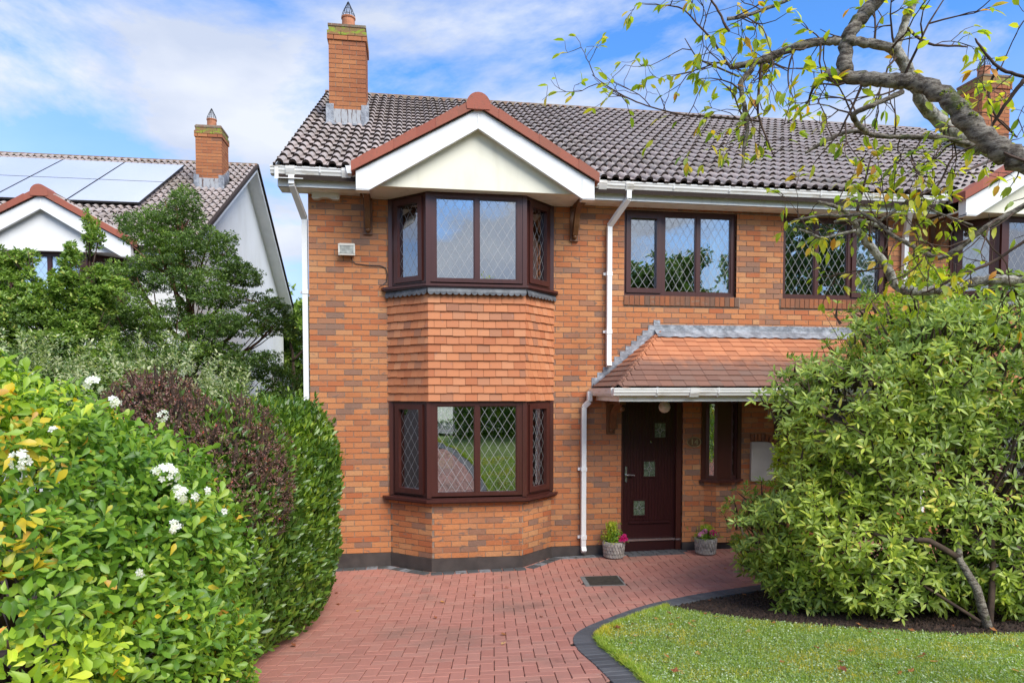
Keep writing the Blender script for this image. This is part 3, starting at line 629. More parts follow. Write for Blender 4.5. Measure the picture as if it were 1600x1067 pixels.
def chimney(house, T, x0, x1, y0, y1, zb, zt, pot=True, bm='brick_chimney'):
    body = MB(T); body.box(x0 + .007, x1 - .007, y0 + .007, y1 - .007, zb - 0.3, zt - .01); ch = body.build('chimney', 'mortar', house)
    meshes = {m: BRICK.mesh('brick', m) for m in (bm, 'brick_mossy')}
    def ring(a0, a1, b0, b1, z, k, mat):
        for M, L in ((frame((a0, b0)), a1 - a0), (frame((a1, b0 + .052), math.pi / 2), b1 - b0 - .052), (frame((a0, b1), -math.pi / 2), b1 - b0 - .052)):
            u = -0.1125 * (k % 2)
            while u < L - 0.01:
                p, q = max(u, 0), (L if L - (u + 0.215) < 0.07 else min(u + 0.215, L))
                if p >= L - 0.07 and u > 0: break
                if q - p > 0.02:
                    S = Matrix.Diagonal((q - p, 0.05, 0.065, 1)); place(meshes[mat], 'brick', T @ M @ Matrix.Translation(((p + q) / 2, 0, z + 0.0325)) @ S, ch)
                u += 0.225
    z = zb; k = 0; n = int((zt - zb) / 0.075)
    while k < n:
        top = n - k
        e = 0.0 if top > 3 else (0.022 if top > 1 else 0.0)
        ring(x0 - e, x1 + e, y0 - e, y1 + e, z, k, bm if top > 2 else 'brick_mossy'); z += 0.075; k += 1
    cp = MB(T); cp.box(x0 - .01, x1 + .01, y0 - .01, y1 + .01, z - .008, z + .03); cp.build('flaunching', 'ridge_tile', ch)
    if pot:
        xc, yc = (x0 + x1) / 2, (y0 + y1) / 2; pm = MB(T); pm.lathe([(0.112, z + .02), (0.105, z + 0.27), (0.118, z + 0.275), (0.118, z + 0.30), (0.09, z + 0.30), (0.09, z + 0.1)], 18, Matrix.Translation((xc, yc, 0))); pm.build('chimney_pot', 'terracotta', ch, smooth=False)
        g = MB(T)
        for q in range(14):
            a = 2 * math.pi * q / 14; g.tube([(xc + .115 * math.cos(a), yc + .115 * math.sin(a), z + .28), (xc + .10 * math.cos(a), yc + .10 * math.sin(a), z + .36), (xc + .008 * math.cos(a), yc + .008 * math.sin(a), z + .56)], 0.0035, 4)
        for rr, zz in ((.108, .33), (.072, .43), (.02, .54)): g.tube([(xc + rr * math.cos(t_), yc + rr * math.sin(t_), z + zz) for t_ in [2 * math.pi * i / 14 for i in range(15)]], 0.003, 4)
        g.build('bird_guard', 'black_metal', ch)
    # lead flashing
    lf = MB(T); r0 = zb - 0.02
    lf.box(x0 - .012, x1 + .012, y0 - .014, y0 + .01, zb - 0.24, zb + 0.01)
    lf.box(x0 - .03, x1 + .03, y0 - .20, y0 - .01, -0.004, 0.012, Matrix.Translation((0, 0, zb - .25)) @ Matrix.Rotation(0, 4, 'X')) if False else None
    lf.build('lead_apron', 'lead_stained', ch)
    ls = MB(T)
    for xx, sx_ in ((x0, -1), (x1, 1)):
        for q in range(5):
            ya = y0 - .016 + q * (y1 - y0) / 5; yb_ = ya + (y1 - y0) / 5 + .004; zc = zb - 0.24 + 0.578 * (ya - y0) + 0.02
            a, b = (xx - .016, xx + .004) if sx_ < 0 else (xx - .004, xx + .016)
            ls.box(a, b, ya, yb_, zc - .06, zc + .30)
        a, b = (xx - .05, xx + .075) if sx_ < 0 else (xx - .075, xx + .05)
        ls.box(a, b, y0 - .022, y0 - .015, zb - .25, zb + .09)
    ls.box(x0 - .1, x1 + .1, 0, .14, -.005, .005, Matrix.Translation((0, y0 - .13, zb - .285)) @ Matrix.Rotation(PITCH, 4, 'X'))
    ls.build('lead_soakers', 'lead', ch); return ch

def bracket(house, T, x, z0, z1, d=0.34, w=0.115):
    b = MB(T); b.box(x - w / 2, x + w / 2, -0.035, 0.0, z0, z1); br = b.build('bracket', 'wood_stain', house)
    s_ = MB(T); n = 12; c = []; h = z1 - z0
    for i in range(n + 1):
        t_ = i / n; zc = z0 + 0.07 + t_ * (h - 0.10); yc = -0.05 - d * 0.78 * (t_ ** 2.0) - 0.035 * math.sin(t_ * math.pi * 2.0); c.append((yc, zc))
    poly = [(y - 0.045, z) for y, z in c] + [(y + 0.035, z + 0.012) for y, z in reversed(c)]
    for i in range(n):
        q = [poly[i], poly[i + 1], poly[2 * n - i], poly[2 * n + 1 - i]]; s_.prism(q, x - w * 0.30, x + w * 0.30, 'x')
    s_.box(x - w * .34, x + w * .34, -d - .06, -0.035, z1 - 0.05, z1)
    s_.build('strut', 'wood_stain', br)
    for (y, z) in ((-0.055, z0 + 0.055), (-d * 0.95 - .05, z1 - 0.11)):
        k = MB(T); k.lathe([(0.001, 0.0), (0.022, 0.002), (0.034, 0.016), (0.032, 0.03), (0.018, 0.042), (0.001, 0.046)], 12, Matrix.Translation((x, y + .01, z)) @ Matrix.Rotation(math.pi / 2, 4, 'X')); k.build('knob', 'wood_stain', br, smooth=True)

GUT = [(0.0, 0.0), (-0.02, -0.006), (-0.02, -0.022), (-0.05, -0.05), (-0.05, -0.066), (-0.04, -0.07), (-0.04, -0.1), (-0.10, -0.1)]
def gutter_poly(y, z):
    # profile seen from the end: lip at the front, ribs, flat bottom; y grows inward
    return [(y - .118, z), (y - .106, z), (y - .106, z - .008), (y, z - .008), (y, z - .102), (y - .072, z - .102), (y - .088, z - .094), (y - .096, z - .070), (y - .108, z - .052), (y - .110, z - .022), (y - .118, z - .018)]
def rain_gutter(house, T, x0, x1, y, z, sockets=(), clips=()):
    g = MB(T); g.prism(gutter_poly(y, z), x0, x1, 'x'); go = g.build('gutter', 'gutter', house)
    for x in sockets:
        s_ = MB(T); s_.prism([(y - .123, z + .004), (y - .004, z + .004), (y - .004, z - .09), (y - .03, z - .115), (y - .085, z - .115), (y - .112, z - .06), (y - .123, z - .03)], x - .055, x + .055, 'x'); s_.build('gutter_union', 'gutter', go)
    for x in clips:
        s_ = MB(T); s_.prism([(y - .121, z + .006), (y - .09, z + .006), (y - .03, z - .14), (y - .012, z - .14), (y - .012, z - .115), (y - .07, z - .112), (y - .111, z - .065)], x - .009, x + .009, 'x'); s_.build('gutter_clip', 'upvc_white', go)
    return go
def square_pipe(mb, pts, w=0.066):
    for p, q in zip(pts, pts[1:]):
        p, q = Vector(p), Vector(q); d = (q - p); L = d.length; d.normalize(); x = Vector((1, 0, 0)) if abs(d.x) < 0.6 else Vector((0, 1, 0)); x = (x - d * x.dot(d)).normalized(); y = d.cross(x); h = w / 2
        vs = [p + x * a * h + y * b * h for a, b in ((-1, -1), (1, -1), (1, 1), (-1, 1))] + [q + x * a * h + y * b * h for a, b in ((-1, -1), (1, -1), (1, 1), (-1, 1))]
        mb.add(vs, [(3, 2, 1, 0), (4, 5, 6, 7), (0, 1, 5, 4), (1, 2, 6, 5), (2, 3, 7, 6), (3, 0, 4, 7)])
def pipe(house, T, pts, clips=(), w=0.066):
    m = MB(T); square_pipe(m, pts, w); o = m.build('downpipe', 'upvc_white', house)
    for x, y, z in clips:
        c = MB(T); c.box(x - w / 2 - .006, x + w / 2 + .006, y - w / 2 - .006, y + w / 2 + .02, z - .028, z + .028); c.box(x - w / 2 - .04, x - w / 2 + .0, y + .02, y + w / 2 + .02, z - .018, z + .018); c.box(x + w / 2 - 0.0, x + w / 2 + .025, y + .02, y + w / 2 + .02, z - .018, z + .018); c.build('pipe_clip', 'upvc_white', o)
    return o

def gable(house, T, xc, half, yf, zlow, zpeak, panel, ywall=-0.62, zbot=4.93):
    g = empty_part(house, 'front_gable')
    sl = (zpeak - zlow) / half; ang = math.atan(sl)
    # rendered panel
    p = MB(T); p.prism([(xc - half + .04, zbot), (xc + half - .04, zbot), (xc + half - .04, zlow - .02), (xc, zpeak - .06), (xc - half + .04, zlow - .02)], ywall, ywall + 0.08, 'y'); gp = p.build('gable_wall', panel, house)
    s_ = MB(T); s_.box(xc - half + .04, xc + half - .04, ywall + .08, -0.004, zbot + .004, zbot + .03); s_.build('gable_soffit', 'fascia', gp)
    for sx in (-1, 1):
        # bargeboard
        b = MB(T); x_out = xc + sx * half; pts = [(xc, zpeak - .02), (x_out, zlow - .02), (x_out, zlow - .235), (x_out - sx * .16, zlow - .235), (xc, zpeak - .26)]
        if sx < 0: pts = pts[::-1]
        b.prism(pts, yf, yf + .03, 'y')
        pts = [(x_out + sx * .004, zlow - .215), (x_out + sx * .004, zlow - .25), (x_out - sx * .165, zlow - .25), (xc, zpeak - .275), (xc, zpeak - .24), (x_out - sx * .16, zlow - .215)]
        if sx < 0: pts = pts[::-1]
        b.prism(pts, yf - .022, yf + .035, 'y'); bb = b.build('bargeboard', 'upvc_white', gp)
        e = MB(T); xa, xb = sorted((x_out + sx * .006, x_out - sx * .155)); e.box(xa, xb, yf - .008, yf + .12, zlow - .25, zlow - .005); e.box(xa, xb, yf - .016, yf + .12, zlow - .262, zlow - .235); e.build('board_end', 'upvc_white', bb)
        # soffit of the rake
        r = MB(T); r.add([(xc, yf + .03, zpeak - .25), (x_out, yf + .03, zlow - .2), (x_out, ywall, zlow - .2), (xc, ywall, zpeak - .25)], [(0, 1, 2, 3)]); r.build('rake_soffit', 'fascia', bb)
        # gable roof slope behind
        L = half / math.cos(ang); q = MB(T); yb = 1.0
        q.add([(xc, yf - .02, zpeak + .04), (x_out, yf - .02, zlow + .04), (x_out, -.30, zlow + .04), (xc, yb, zpeak + .04), (xc, yf - .02, zpeak - .02), (x_out, yf - .02, zlow - .02), (x_out, -.30, zlow - .02), (xc, yb, zpeak - .02)],
              [(0, 1, 2, 3), (4, 7, 6, 5), (0, 4, 5, 1), (1, 5, 6, 2), (2, 6, 7, 3)]); q.build('gable_roof', 'roof_tile', gp)
        # tiles of the slope, rows parallel to the ridge
        nrow = 5; gg = L / nrow
        tl = MB(T)
        for rr in range(nrow):
            for cc in range(6):
                yy = yf + .12 + cc * 0.30; dd = L - rr * gg
                xx = xc + sx * dd * math.cos(ang); zz = zpeak + .045 - dd * math.sin(ang)
                lim = yb - (dd * math.cos(ang) / half) * (yb + .30)
                if yy > lim: continue
                Mx = Matrix.Translation((xx, yy + .15, zz)) @ Matrix.Rotation(sx * math.pi / 2, 4, 'Z') @ Matrix.Rotation(ang, 4, 'X')
                bq = len(tl.v); tl.add(TILE.v, TILE.f, Mx); tl.m[-len(TILE.f):] = TILE.m
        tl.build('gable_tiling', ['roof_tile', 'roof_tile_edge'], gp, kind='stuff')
        # terracotta verge tiles: an L section each
        nt_ = 6
        for k in range(nt_):
            a = k / nt_; bq = (k + 1) / nt_ + 0.01; v = MB(T); th = 0.010 * (1 if k % 2 else 0)
            def at(tq, up): return (xc + sx * half * 1.03 * tq, zpeak - (zpeak - zlow) * 1.03 * tq + up)
            p0, p1, p2, p3 = at(a, .110 + th), at(bq, .104), at(bq, -.012), at(a, -.012)
            vs = [(p[0], yf - .05 - th * .4, p[1]) for p in (p0, p1, p2, p3)] + [(p[0], yf + .16, p[1]) for p in (p0, p1, p2, p3)]
            v.add(vs, [(0, 1, 2, 3), (7, 6, 5, 4), (0, 4, 5, 1), (1, 5, 6, 2), (2, 6, 7, 3), (3, 7, 4, 0)] if sx > 0 else [(3, 2, 1, 0), (4, 5, 6, 7), (1, 5, 4, 0), (2, 6, 5, 1), (3, 7, 6, 2), (0, 4, 7, 3)])
            v.build('verge_tile', 'verge_tile', gp)
        dk = MB(T); p0, p1 = (xc, zpeak - .018), (x_out, zlow - .018)
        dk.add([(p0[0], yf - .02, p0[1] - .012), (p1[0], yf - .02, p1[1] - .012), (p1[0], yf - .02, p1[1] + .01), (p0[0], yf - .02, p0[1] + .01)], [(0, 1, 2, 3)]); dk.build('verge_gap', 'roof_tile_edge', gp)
    jt = MB(T); jt.box(xc - .006, xc + .006, yf - .006, yf, zpeak - .27, zpeak - .03); jt.build('board_joint', 'fascia', gp)
    # half-round ridge with closed end
    rc = MB(T); poly = [(xc + .150 * math.cos(t_), zpeak + .0 + .155 * math.sin(t_)) for t_ in [-0.35 + (math.pi + 0.7) * i / 14 for i in range(15)]]
    rc.prism(poly, yf - .06, yf + .30, 'y'); rc.build('ridge_cap', 'verge_tile', gp)
    rk = MB(T); poly = [(xc + .115 * math.cos(t_), zpeak + .03 + .12 * math.sin(t_)) for t_ in [math.pi * i / 8 for i in range(9)]]; rk.prism(poly, yf + .30, 1.1, 'y'); rk.build('ridge_tile', 'ridge_tile', gp)
    return gp
def empty_part(h, n): return h

def curtain(house, T, x0, x1, y, z0, z1, mat, n=26, amp=0.02, M=None):
    m = MB(T); pts = [(x0 + (x1 - x0) * i / n, y + amp * math.sin(i * 1.9) + amp * .5 * math.sin(i * 0.7)) for i in range(n + 1)]
    m.add([(x, yy, z0) for x, yy in pts] + [(x, yy, z1) for x, yy in pts], [(i, i + 1, n + 2 + i, n + 1 + i) for i in range(n)], M); return m.build('curtain', mat, house, smooth=True)

BAYC = [(-0.265, 0.0), (0.276, -0.45), (1.463, -0.45), (1.950, 0.0)]     # foot of the bay
BAYW = [(-0.255, 0.0), (0.240, -0.455), (1.495, -0.455), (1.955, 0.0)]   # windows
BAYT = [(-0.300, 0.0), (0.232, -0.500), (1.505, -0.500), (1.990, 0.0)]   # tile hanging
def seg_frames(P):
    out = []
    for (x0, y0), (x1, y1) in zip(P, P[1:]): out.append((frame((x0, y0), math.atan2(y1 - y0, x1 - x0)), math.hypot(x1 - x0, y1 - y0)))
    return out
def bay_poly(P, back=0.10): return list(P) + [(P[-1][0], back), (P[0][0], back)]

def build_house(name, label, ox, oy, mirror, style):
    """The house type of the estate. style: 'brick' or 'render'."""
    T = Matrix.Translation((ox, oy, 0)) @ Matrix.Diagonal((-1 if mirror else 1, 1, 1, 1))
    brick = style != 'render'
    rootx = ox + (-1.86 if mirror else 1.86)
    h = empty(name, (rootx, oy, 0.0), label, 'house', 'gabled houses of the estate')
    full = style == 'brick'            # No. 14, the one in the middle of the photo
    X0, X1 = -1.305, 5.03
    A = (X0, -0.265); B = (1.95, X1)
    holesB = [(2.99 - 1.95, 4.67 - 1.95, 3.74, 4.94), (2.965 - 1.95, 3.885 - 1.95, 0.0, 2.30), (4.215 - 1.95, 4.715 - 1.95, 0.21, 2.30)]
    if brick:
        bw = Brickwork(T)
        bw.wall(frame((X0, 0)), A[1] - X0, 0.21, 5.02, phase=0.0)
        hb = holesB + [(2.95 - 1.95, X1 - 1.95, 4.94, 5.02), (2.985 - 1.95, 4.72 - 1.95, 3.60, 3.745)]
        bw.wall(frame((1.95, 0)), X1 - 1.95, 0.21, 5.02, hb, phase=0.06)
        bw.mort.box(2.95, X1, .007, .1, 4.94, 5.02); bw.mort.box(2.985, 4.72, -.01, .1, 3.60, 3.738)
        bw.soldiers(frame((0, 0)), 2.955, X1 - .005, 4.945, 5.02)
        bw.soldiers(frame((0, 0)), 2.99, 4.72, 3.605, 3.738, proud=0.02)
        for (M, L) in seg_frames(BAYC): bw.wall(M, L, 0.21, 0.985, phase=0.03)
        # canted brick under the small window, dog-toothed corner
        bw.wall(frame((4.215, 0.0), -R(38)), 0.17, 0.21, 1.09); bw.wall(frame((4.349, -0.105)), 0.235, 0.21, 1.09, phase=-.05); bw.wall(frame((4.584, -0.105), R(38)), 0.17, 0.21, 1.09)
        # gable-end wall facing the side passage, and the back
        bw.wall(frame((X0, 10.8), -math.pi / 2), 10.74, 0.0, 5.0)
        bw.mort.prism([(0.0, 5.0), (10.8, 5.0), (5.4, 8.2)], X0 + .007, X0 + .1, 'x')
        bw.mort.box(X0, 5.03, 10.7, 10.8, 2.35, 5.0); bw.mort.box(X0, -.75, 10.7, 10.8, 0, 2.35); bw.mort.box(1.25, X1, 10.7, 10.8, 0, 2.35)
        bw.finish(h, 300)
    else:
        w = MB(T); w.box(X0, A[1], 0, .1, 0, 5.02)
        us = [1.95, 2.99, 4.67, X1]; w.box(1.95, 2.99, 0, .1, 0, 5.02); w.box(4.67, X1, 0, .1, 0, 5.02); w.box(2.99, 4.67, 0, .1, 0, 3.74); w.box(2.99, 4.67, 0, .1, 4.94, 5.02)
        for (M, L) in seg_frames(BAYC): w.box(0, L, 0, .1, 0, .985, M)
        w.box(X0, X0 + .1, .1, 10.8, 0, 5.02); w.prism([(-.05, 5.02), (10.85, 5.02), (5.4, 8.28)], X0, X0 + .1, 'x'); w.box(X0, X1, 10.7, 10.8, 0, 5.02)
        w.build('rendered_wall', 'render_white', h)
    # plinth
    p = MB(T)
    if brick:
        for a_, b_ in ((X0 - .01, -.27), (1.955, 2.965), (3.885, X1)):
            q_ = MB(T); q_.box(a_, b_, -.016, .1, -.15, .205); q_.build('plinth', 'plinth', h)
        p.prism(bay_poly([(BAYC[0][0] - .012, -.008), (BAYC[1][0] - .008, -.466), (BAYC[2][0] + .008, -.466), (BAYC[3][0] + .012, -.008)]), -.15, .205, 'z')
        p.build('plinth', 'plinth', h)
    # bay windows: lower and upper
    for (z0, z1, who) in ((1.00, 2.262, 'low'), (3.775, 4.932, 'up')):
        fr = MB(T); fr.prism(bay_poly([(BAYW[0][0], BAYW[0][1]), BAYW[1], BAYW[2], BAYW[3]], .09), z0 - .012, z0 + .02, 'z')
        bay = fr.build('bay_window', 'frame_brown', h)
        for i, (M, L) in enumerate(seg_frames(BAYW)):
            if i == 1: window(bay, T, M, L, z0, z1, [(0.10, L / 2 - .028, False), (L / 2 + .028, L - 0.10, False)], fw=0.06, y=0.0)
            else: window(bay, T, M, L, z0, z1, [(0.11, L - 0.11, True)], fw=0.06, y=0.0)
        cp = MB(T)
        for (x, y) in BAYW[1:3]: cp.box(x - .028, x + .028, y - .012, y + .03, z0, z1)
        for (x, y), s_ in ((BAYW[0], -1), (BAYW[3], 1)):
            a, b = sorted((x + s_ * .02, x - s_ * .03)); cp.box(a, b, -.03, .08, z0, z1)
        cp.build('corner_post', 'frame_brown', bay)
        hd = MB(T); hd.prism(bay_poly([(BAYW[0][0] - .01, -.01), (BAYW[1][0] - .006, BAYW[1][1] - .01), (BAYW[2][0] + .006, BAYW[2][1] - .01), (BAYW[3][0] + .01, -.01)], .09), z1 - .012, z1 + .03 if who == 'up' else z1 - .002, 'z'); hd.build('window_head', 'frame_brown', bay)
        si = MB(T); e = 0.075
        out_ = [(-0.37, -.005), (-0.345, -.075), (0.205, -.552), (1.53, -.552), (2.02, -.075), (2.045, -.005)]
        si.prism(out_ + [(1.9, .08), (-.2, .08)], z0 - .045, z0 - .013, 'z'); si.prism([(x + (0.015 if x < .8 else -.015), y + .02) for x, y in out_] + [(1.9, .08), (-.2, .08)], z0 - .062, z0 - .046, 'z'); si.build('window_sill', 'frame_brown', bay)
    # tile hanging between the bays
    if brick:
        bk = MB(T); bk.prism(bay_poly([(BAYT[0][0] + .03, 0), (BAYT[1][0] + .01, BAYT[1][1] + .03), (BAYT[2][0] - .01, BAYT[2][1] + .03), (BAYT[3][0] - .03, 0)]), 2.262, 3.70, 'z'); clad = bk.build('tile_cladding', 'mortar_dark', h)
        rows = 13; zt = 3.655; zb = 2.262; gg = (zt - zb) / (rows + 0.25); tp = MB(); tp.box(-.5, .5, 0, 1, 0, 1); tme = tp.mesh('wall_tile', 'wall_tile'); cnt = 0
        for r in range(rows):
            z = zb + r * gg; hgt = gg + .03 if r < rows - 1 else gg * 1.25 + .0
            for i, (M, L) in enumerate(seg_frames(BAYT)):
                n = {0: 6, 1: 8, 2: 6}[i]; wd = L / n; off = (0.5 if r % 2 else 0.0)
                us = [0] + [min(L, (k + off) * wd) for k in range(0 if off else 1, n + 1)]
                us = sorted(set(round(u, 4) for u in us if 0 <= u <= L)) 
                if us[-1] < L - 1e-3: us.append(L)
                for a, b in zip(us, us[1:]):
                    if b - a < .02: continue
                    jz = random.uniform(-.0035, .0035); til = 0.19 + random.uniform(-.035, .035)
                    Mx = T @ M @ Matrix.Translation(((a + b) / 2, -.004, z + jz)) @ Matrix.Rotation(-til, 4, 'X') @ Matrix.Diagonal((b - a - .004, .015, hgt, 1))
                    place(tme, 'wall_tile', Mx, clad); cnt += 1
        # scalloped lead apron above
        ld = MB(T)
        for i, (M, L) in enumerate(seg_frames([(x, y - (.012 if 0 < i_ < 3 else 0)) for i_, (x, y) in enumerate(BAYT)])):
            n = max(3, round(L / 0.078)); wd = L / n; ld.box(0, L, -.006, .02, 3.66, 3.735, M)
            for k in range(n):
                c = (k + .5) * wd; poly = [(c - wd / 2, 3.662)] + [(c - wd / 2 * math.cos(math.pi * q / 6), 3.655 - wd * .42 * math.sin(math.pi * q / 6)) for q in range(7)] + [(c + wd / 2, 3.662)]
                ld.prism(poly, -.034, -.026, 'y', M)
            ld.quad((0, -.034, 3.66), (L, -.034, 3.66), (L, -.006, 3.72), (0, -.006, 3.72), M)
        ld.build('lead_apron', 'lead_dark', h)
    else:
        bk = MB(T); bk.prism(bay_poly(BAYC), 2.262, 3.76, 'z'); bk.build('bay_panel', 'render_white', h)
    # upper window
    fw_ = empty_part(h, 'w')
    back = MB(T); back.box(2.99, 4.67, .085, .10, 4.93, 4.945); win = back.build('window', 'frame_brown', h)
    window(win, T, frame((2.99, 0.055)), 1.68, 3.742, 4.94, [(0.06, 0.54, True), (0.615, 1.09, False), (1.145, 1.62, False)], fw=0.06, y=0.0)
    sl_ = MB(T); sl_.box(2.99, 4.67, .04, .12, 3.738, 3.765); sl_.build('sill', 'frame_brown', win)
    if brick:
        # small canted window by the door
        sw = MB(T); sw.prism([(4.13, -.03), (4.34, -.19), (4.59, -.19), (4.80, -.03), (4.72, .06), (4.2, .06)], 1.085, 1.115, 'z'); sb = sw.build('side_window', 'frame_brown', h)
        for M, L, li in ((frame((4.215, 0.0), -R(34)), .175, [(0.045, .145, False)]), (frame((4.36, -.098)), .21, [(.06, .15, False)]), (frame((4.570, -.098), R(34)), .175, [(.03, .13, False)])):
            if L > .2: q = MB(T); q.box(0, L, -.005, .06, 1.115, 2.262, M); q.build('mullion', 'frame_brown', sb)
            else: window(sb, T, M, L, 1.115, 2.262, li, fw=.045, y=0.0)
        for a_, b_ in ((4.16, 4.22), (4.71, 4.77)): q = MB(T); q.box(a_, b_, -.02, .08, 1.115, 2.262); q.build('corner_post', 'frame_brown', sb)
    # eaves
    for a, b in ((-1.66, -.635), (2.36, X1)):
        f = MB(T); f.box(a + .03, b, -.302, -.278, 4.965, 5.14); f.box(a + .03, b, -.308, -.27, 4.965, 4.985); fo = f.build('fascia_board', 'fascia', h)
        s_ = MB(T); s_.box(a + .03, b, -.278, 0, 4.968, 4.98); s_.build('soffit', 'fascia', fo)
    bx = MB(T); bx.box(-1.63, -1.31, -.278, 0.0, 4.97, 5.12); bx.build('box_end', 'fascia', h)
    rain_gutter(h, T, -1.70, -.66, -.302, 5.19, sockets=(-1.46, -.78), clips=(-1.1,))
    rain_gutter(h, T, 2.39, X1, -.302, 5.19, sockets=(2.93, 2.56), clips=(3.55, 4.35))
    for x in (-.715, 2.44):
        s_ = MB(T); s_.prism([(x - .05, 5.12), (x + .05, 5.12), (x + .07, 5.215), (x - .07, 5.215)], -.45, -.30, 'y'); s_.build('gutter_stop', 'upvc_white', h)
    # roof
    def inside_gable(x, y, z):
        zg = 5.93 - 0.557 * abs(x - 0.86); return zg > z + 0.06 and y < 1.6
    chx = (-1.28, -.69); chy = (2.35 if brick else 3.10)
    def holes(x, y, z): return inside_gable(x, y, z) or (chx[0] - .1 < x < chx[1] + .1 and chy - .12 < y < chy + .72)
    roof_tiles(h, T, -1.66, X1, -.42, 5.175, 5.2, holes)
    v = MB(T)
    for yy0, yy1, zz0, zz1 in ((-.42, 5.2, 5.175, 8.423), (5.2, 10.82, 8.423, 5.175)):
        v.add([(-1.645, yy0, zz0 - .15), (-1.645, yy1, zz1 - .15), (-1.645, yy1, zz1 + .0), (-1.645, yy0, zz0 + .0), (-1.60, yy0, zz0 - .15), (-1.60, yy1, zz1 - .15), (-1.60, yy1, zz1), (-1.60, yy0, zz0)],
              [(0, 1, 2, 3), (7, 6, 5, 4), (0, 4, 5, 1), (3, 2, 6, 7), (0, 3, 7, 4)])
        v.add([(-1.60, yy0, zz0 - .14), (-1.60, yy1, zz1 - .14), (-1.305, yy1, zz1 - .14), (-1.305, yy0, zz0 - .14)], [(0, 1, 2, 3)])
    v.build('verge_board', 'upvc_white', h)
    if not brick:
        # boarded verge soffit and a dark verge capping
        d = MB(T)
        for yy0, yy1, zz0, zz1 in ((-.42, 5.2, 5.175, 8.423), (5.2, 10.9, 8.423, 5.12)):
            d.add([(-1.69, yy0, zz0 - .03), (-1.69, yy1, zz1 - .03), (-1.69, yy1, zz1 + .055), (-1.69, yy0, zz0 + .055), (-1.60, yy0, zz0 + .055), (-1.60, yy1, zz1 + .055)], [(0, 1, 2, 3), (3, 2, 5, 4)])
        d.build('verge_capping', 'roof_tile_edge', h)
    gable(h, T, 0.86, 1.49, -.72, 5.10, 5.93, 'render_cream' if brick else 'render_white')
    chimney(h, T, chx[0], chx[1], chy, chy + .62, 5.175 + .578 * (chy + .42) + .22, 8.38 if brick else 8.70)
    return h, T

h14, T14 = build_house('brick_house', 'red brick house with a two storey bay and brown front door', 0, 0, False, 'brick')
h15, T15 = build_house('brick_house', 'right hand brick house behind the bare branches and green shrub', 10.06, 0, True, 'brick_plain')
hN, TN = build_house('white_house', 'white rendered house with solar panels on its roof, at left', -5.68, 4.9, True, 'render')

# ------- parts of the brick pair that stand between the two doors
def door(house, T):
    d = MB(T); d.box(3.0, 3.80, .085, .125, .262, 2.26); dr = d.build('door', 'door_brown', house)
    gr = MB(T)
    x = 3.035
    while x < 3.78:
        gr.box(x, x + .042, .080, .0855, .53, 2.24); x += .0465
    gr.build('door_boarding', 'door_brown', dr)
    f = MB(T); f.box(2.965, 3.0, .03, .15, .10, 2.30); f.box(3.80, 3.885, .03, .15, .10, 2.30); f.box(3.0, 3.80, .03, .15, 2.26, 2.30); f.build('door_frame', 'frame_brown', dr)
    t_ = MB(T); t_.box(3.0, 3.80, .045, .12, .235, .262); t_.box(3.80, 3.87, .02, .03, .235, .262); t_.build('threshold', 'steel', dr)
    s_ = MB(T); s_.box(2.97, 3.88, .06, .12, .0, .235); s_.build('door_step', 'door_brown', dr)
    for (x0, x1, z0, z1) in ((3.485, 3.648, 1.727, 1.929), (3.326, 3.495, 1.165, 1.379), (3.177, 3.343, .606, .814)):
        b = MB(T)
        for a, c, e, g_ in ((x0 - .02, x1 + .02, z0 - .02, z0), (x0 - .02, x1 + .02, z1, z1 + .02), (x0 - .02, x0, z0, z1), (x1, x1 + .02, z0, z1)): b.box(a, c, .068, .084, e, g_)
        bo = b.build('light_surround', 'door_brown', dr); p = MB(T); p.box(x0, x1, .074, .079, z0, z1); p.build('door_pane', 'door_glass', bo)
        l = MB(T); xc, zc = (x0 + x1) / 2, (z0 + z1) / 2; r = .035
        for a, c in (((xc - r, zc), (xc, zc + r * 1.3)), ((xc, zc + r * 1.3), (xc + r, zc)), ((xc + r, zc), (xc, zc - r * 1.3)), ((xc, zc - r * 1.3), (xc - r, zc)), ((x0, zc), (xc - r, zc)), ((xc + r, zc), (x1, zc)), ((xc, z0), (xc, zc - r * 1.3)), ((xc, zc + r * 1.3), (xc, z1))):
            l.tube([(a[0], .0725, a[1]), (c[0], .0725, c[1])], .003, 4)
        l.build('door_leading', 'lead_strip', bo)
    m_ = MB(T); m_.box(3.11, 3.72, .066, .080, .485, .505); m_.box(3.11, 3.72, .072, .080, .478, .512); m_.build('door_moulding', 'door_brown', dr)
    hd = MB(T); hd.box(3.045, 3.075, .068, .078, 1.09, 1.31); hd.tube([(3.06, .07, 1.19), (3.06, .035, 1.19), (3.10, .028, 1.192), (3.175, .03, 1.185)], [.011, .011, .010, .012], 8); hd.build('handle', 'steel', dr)
    sp = MB(T); sp.lathe([(.001, 0), (.012, 0), (.012, .008), (.001, .008)], 10, Matrix.Translation((3.43, .08, 1.66)) @ Matrix.Rotation(math.pi / 2, 4, 'X')); sp.build('spyhole', 'steel', dr)
door(h14, T14); door(h15, T15)
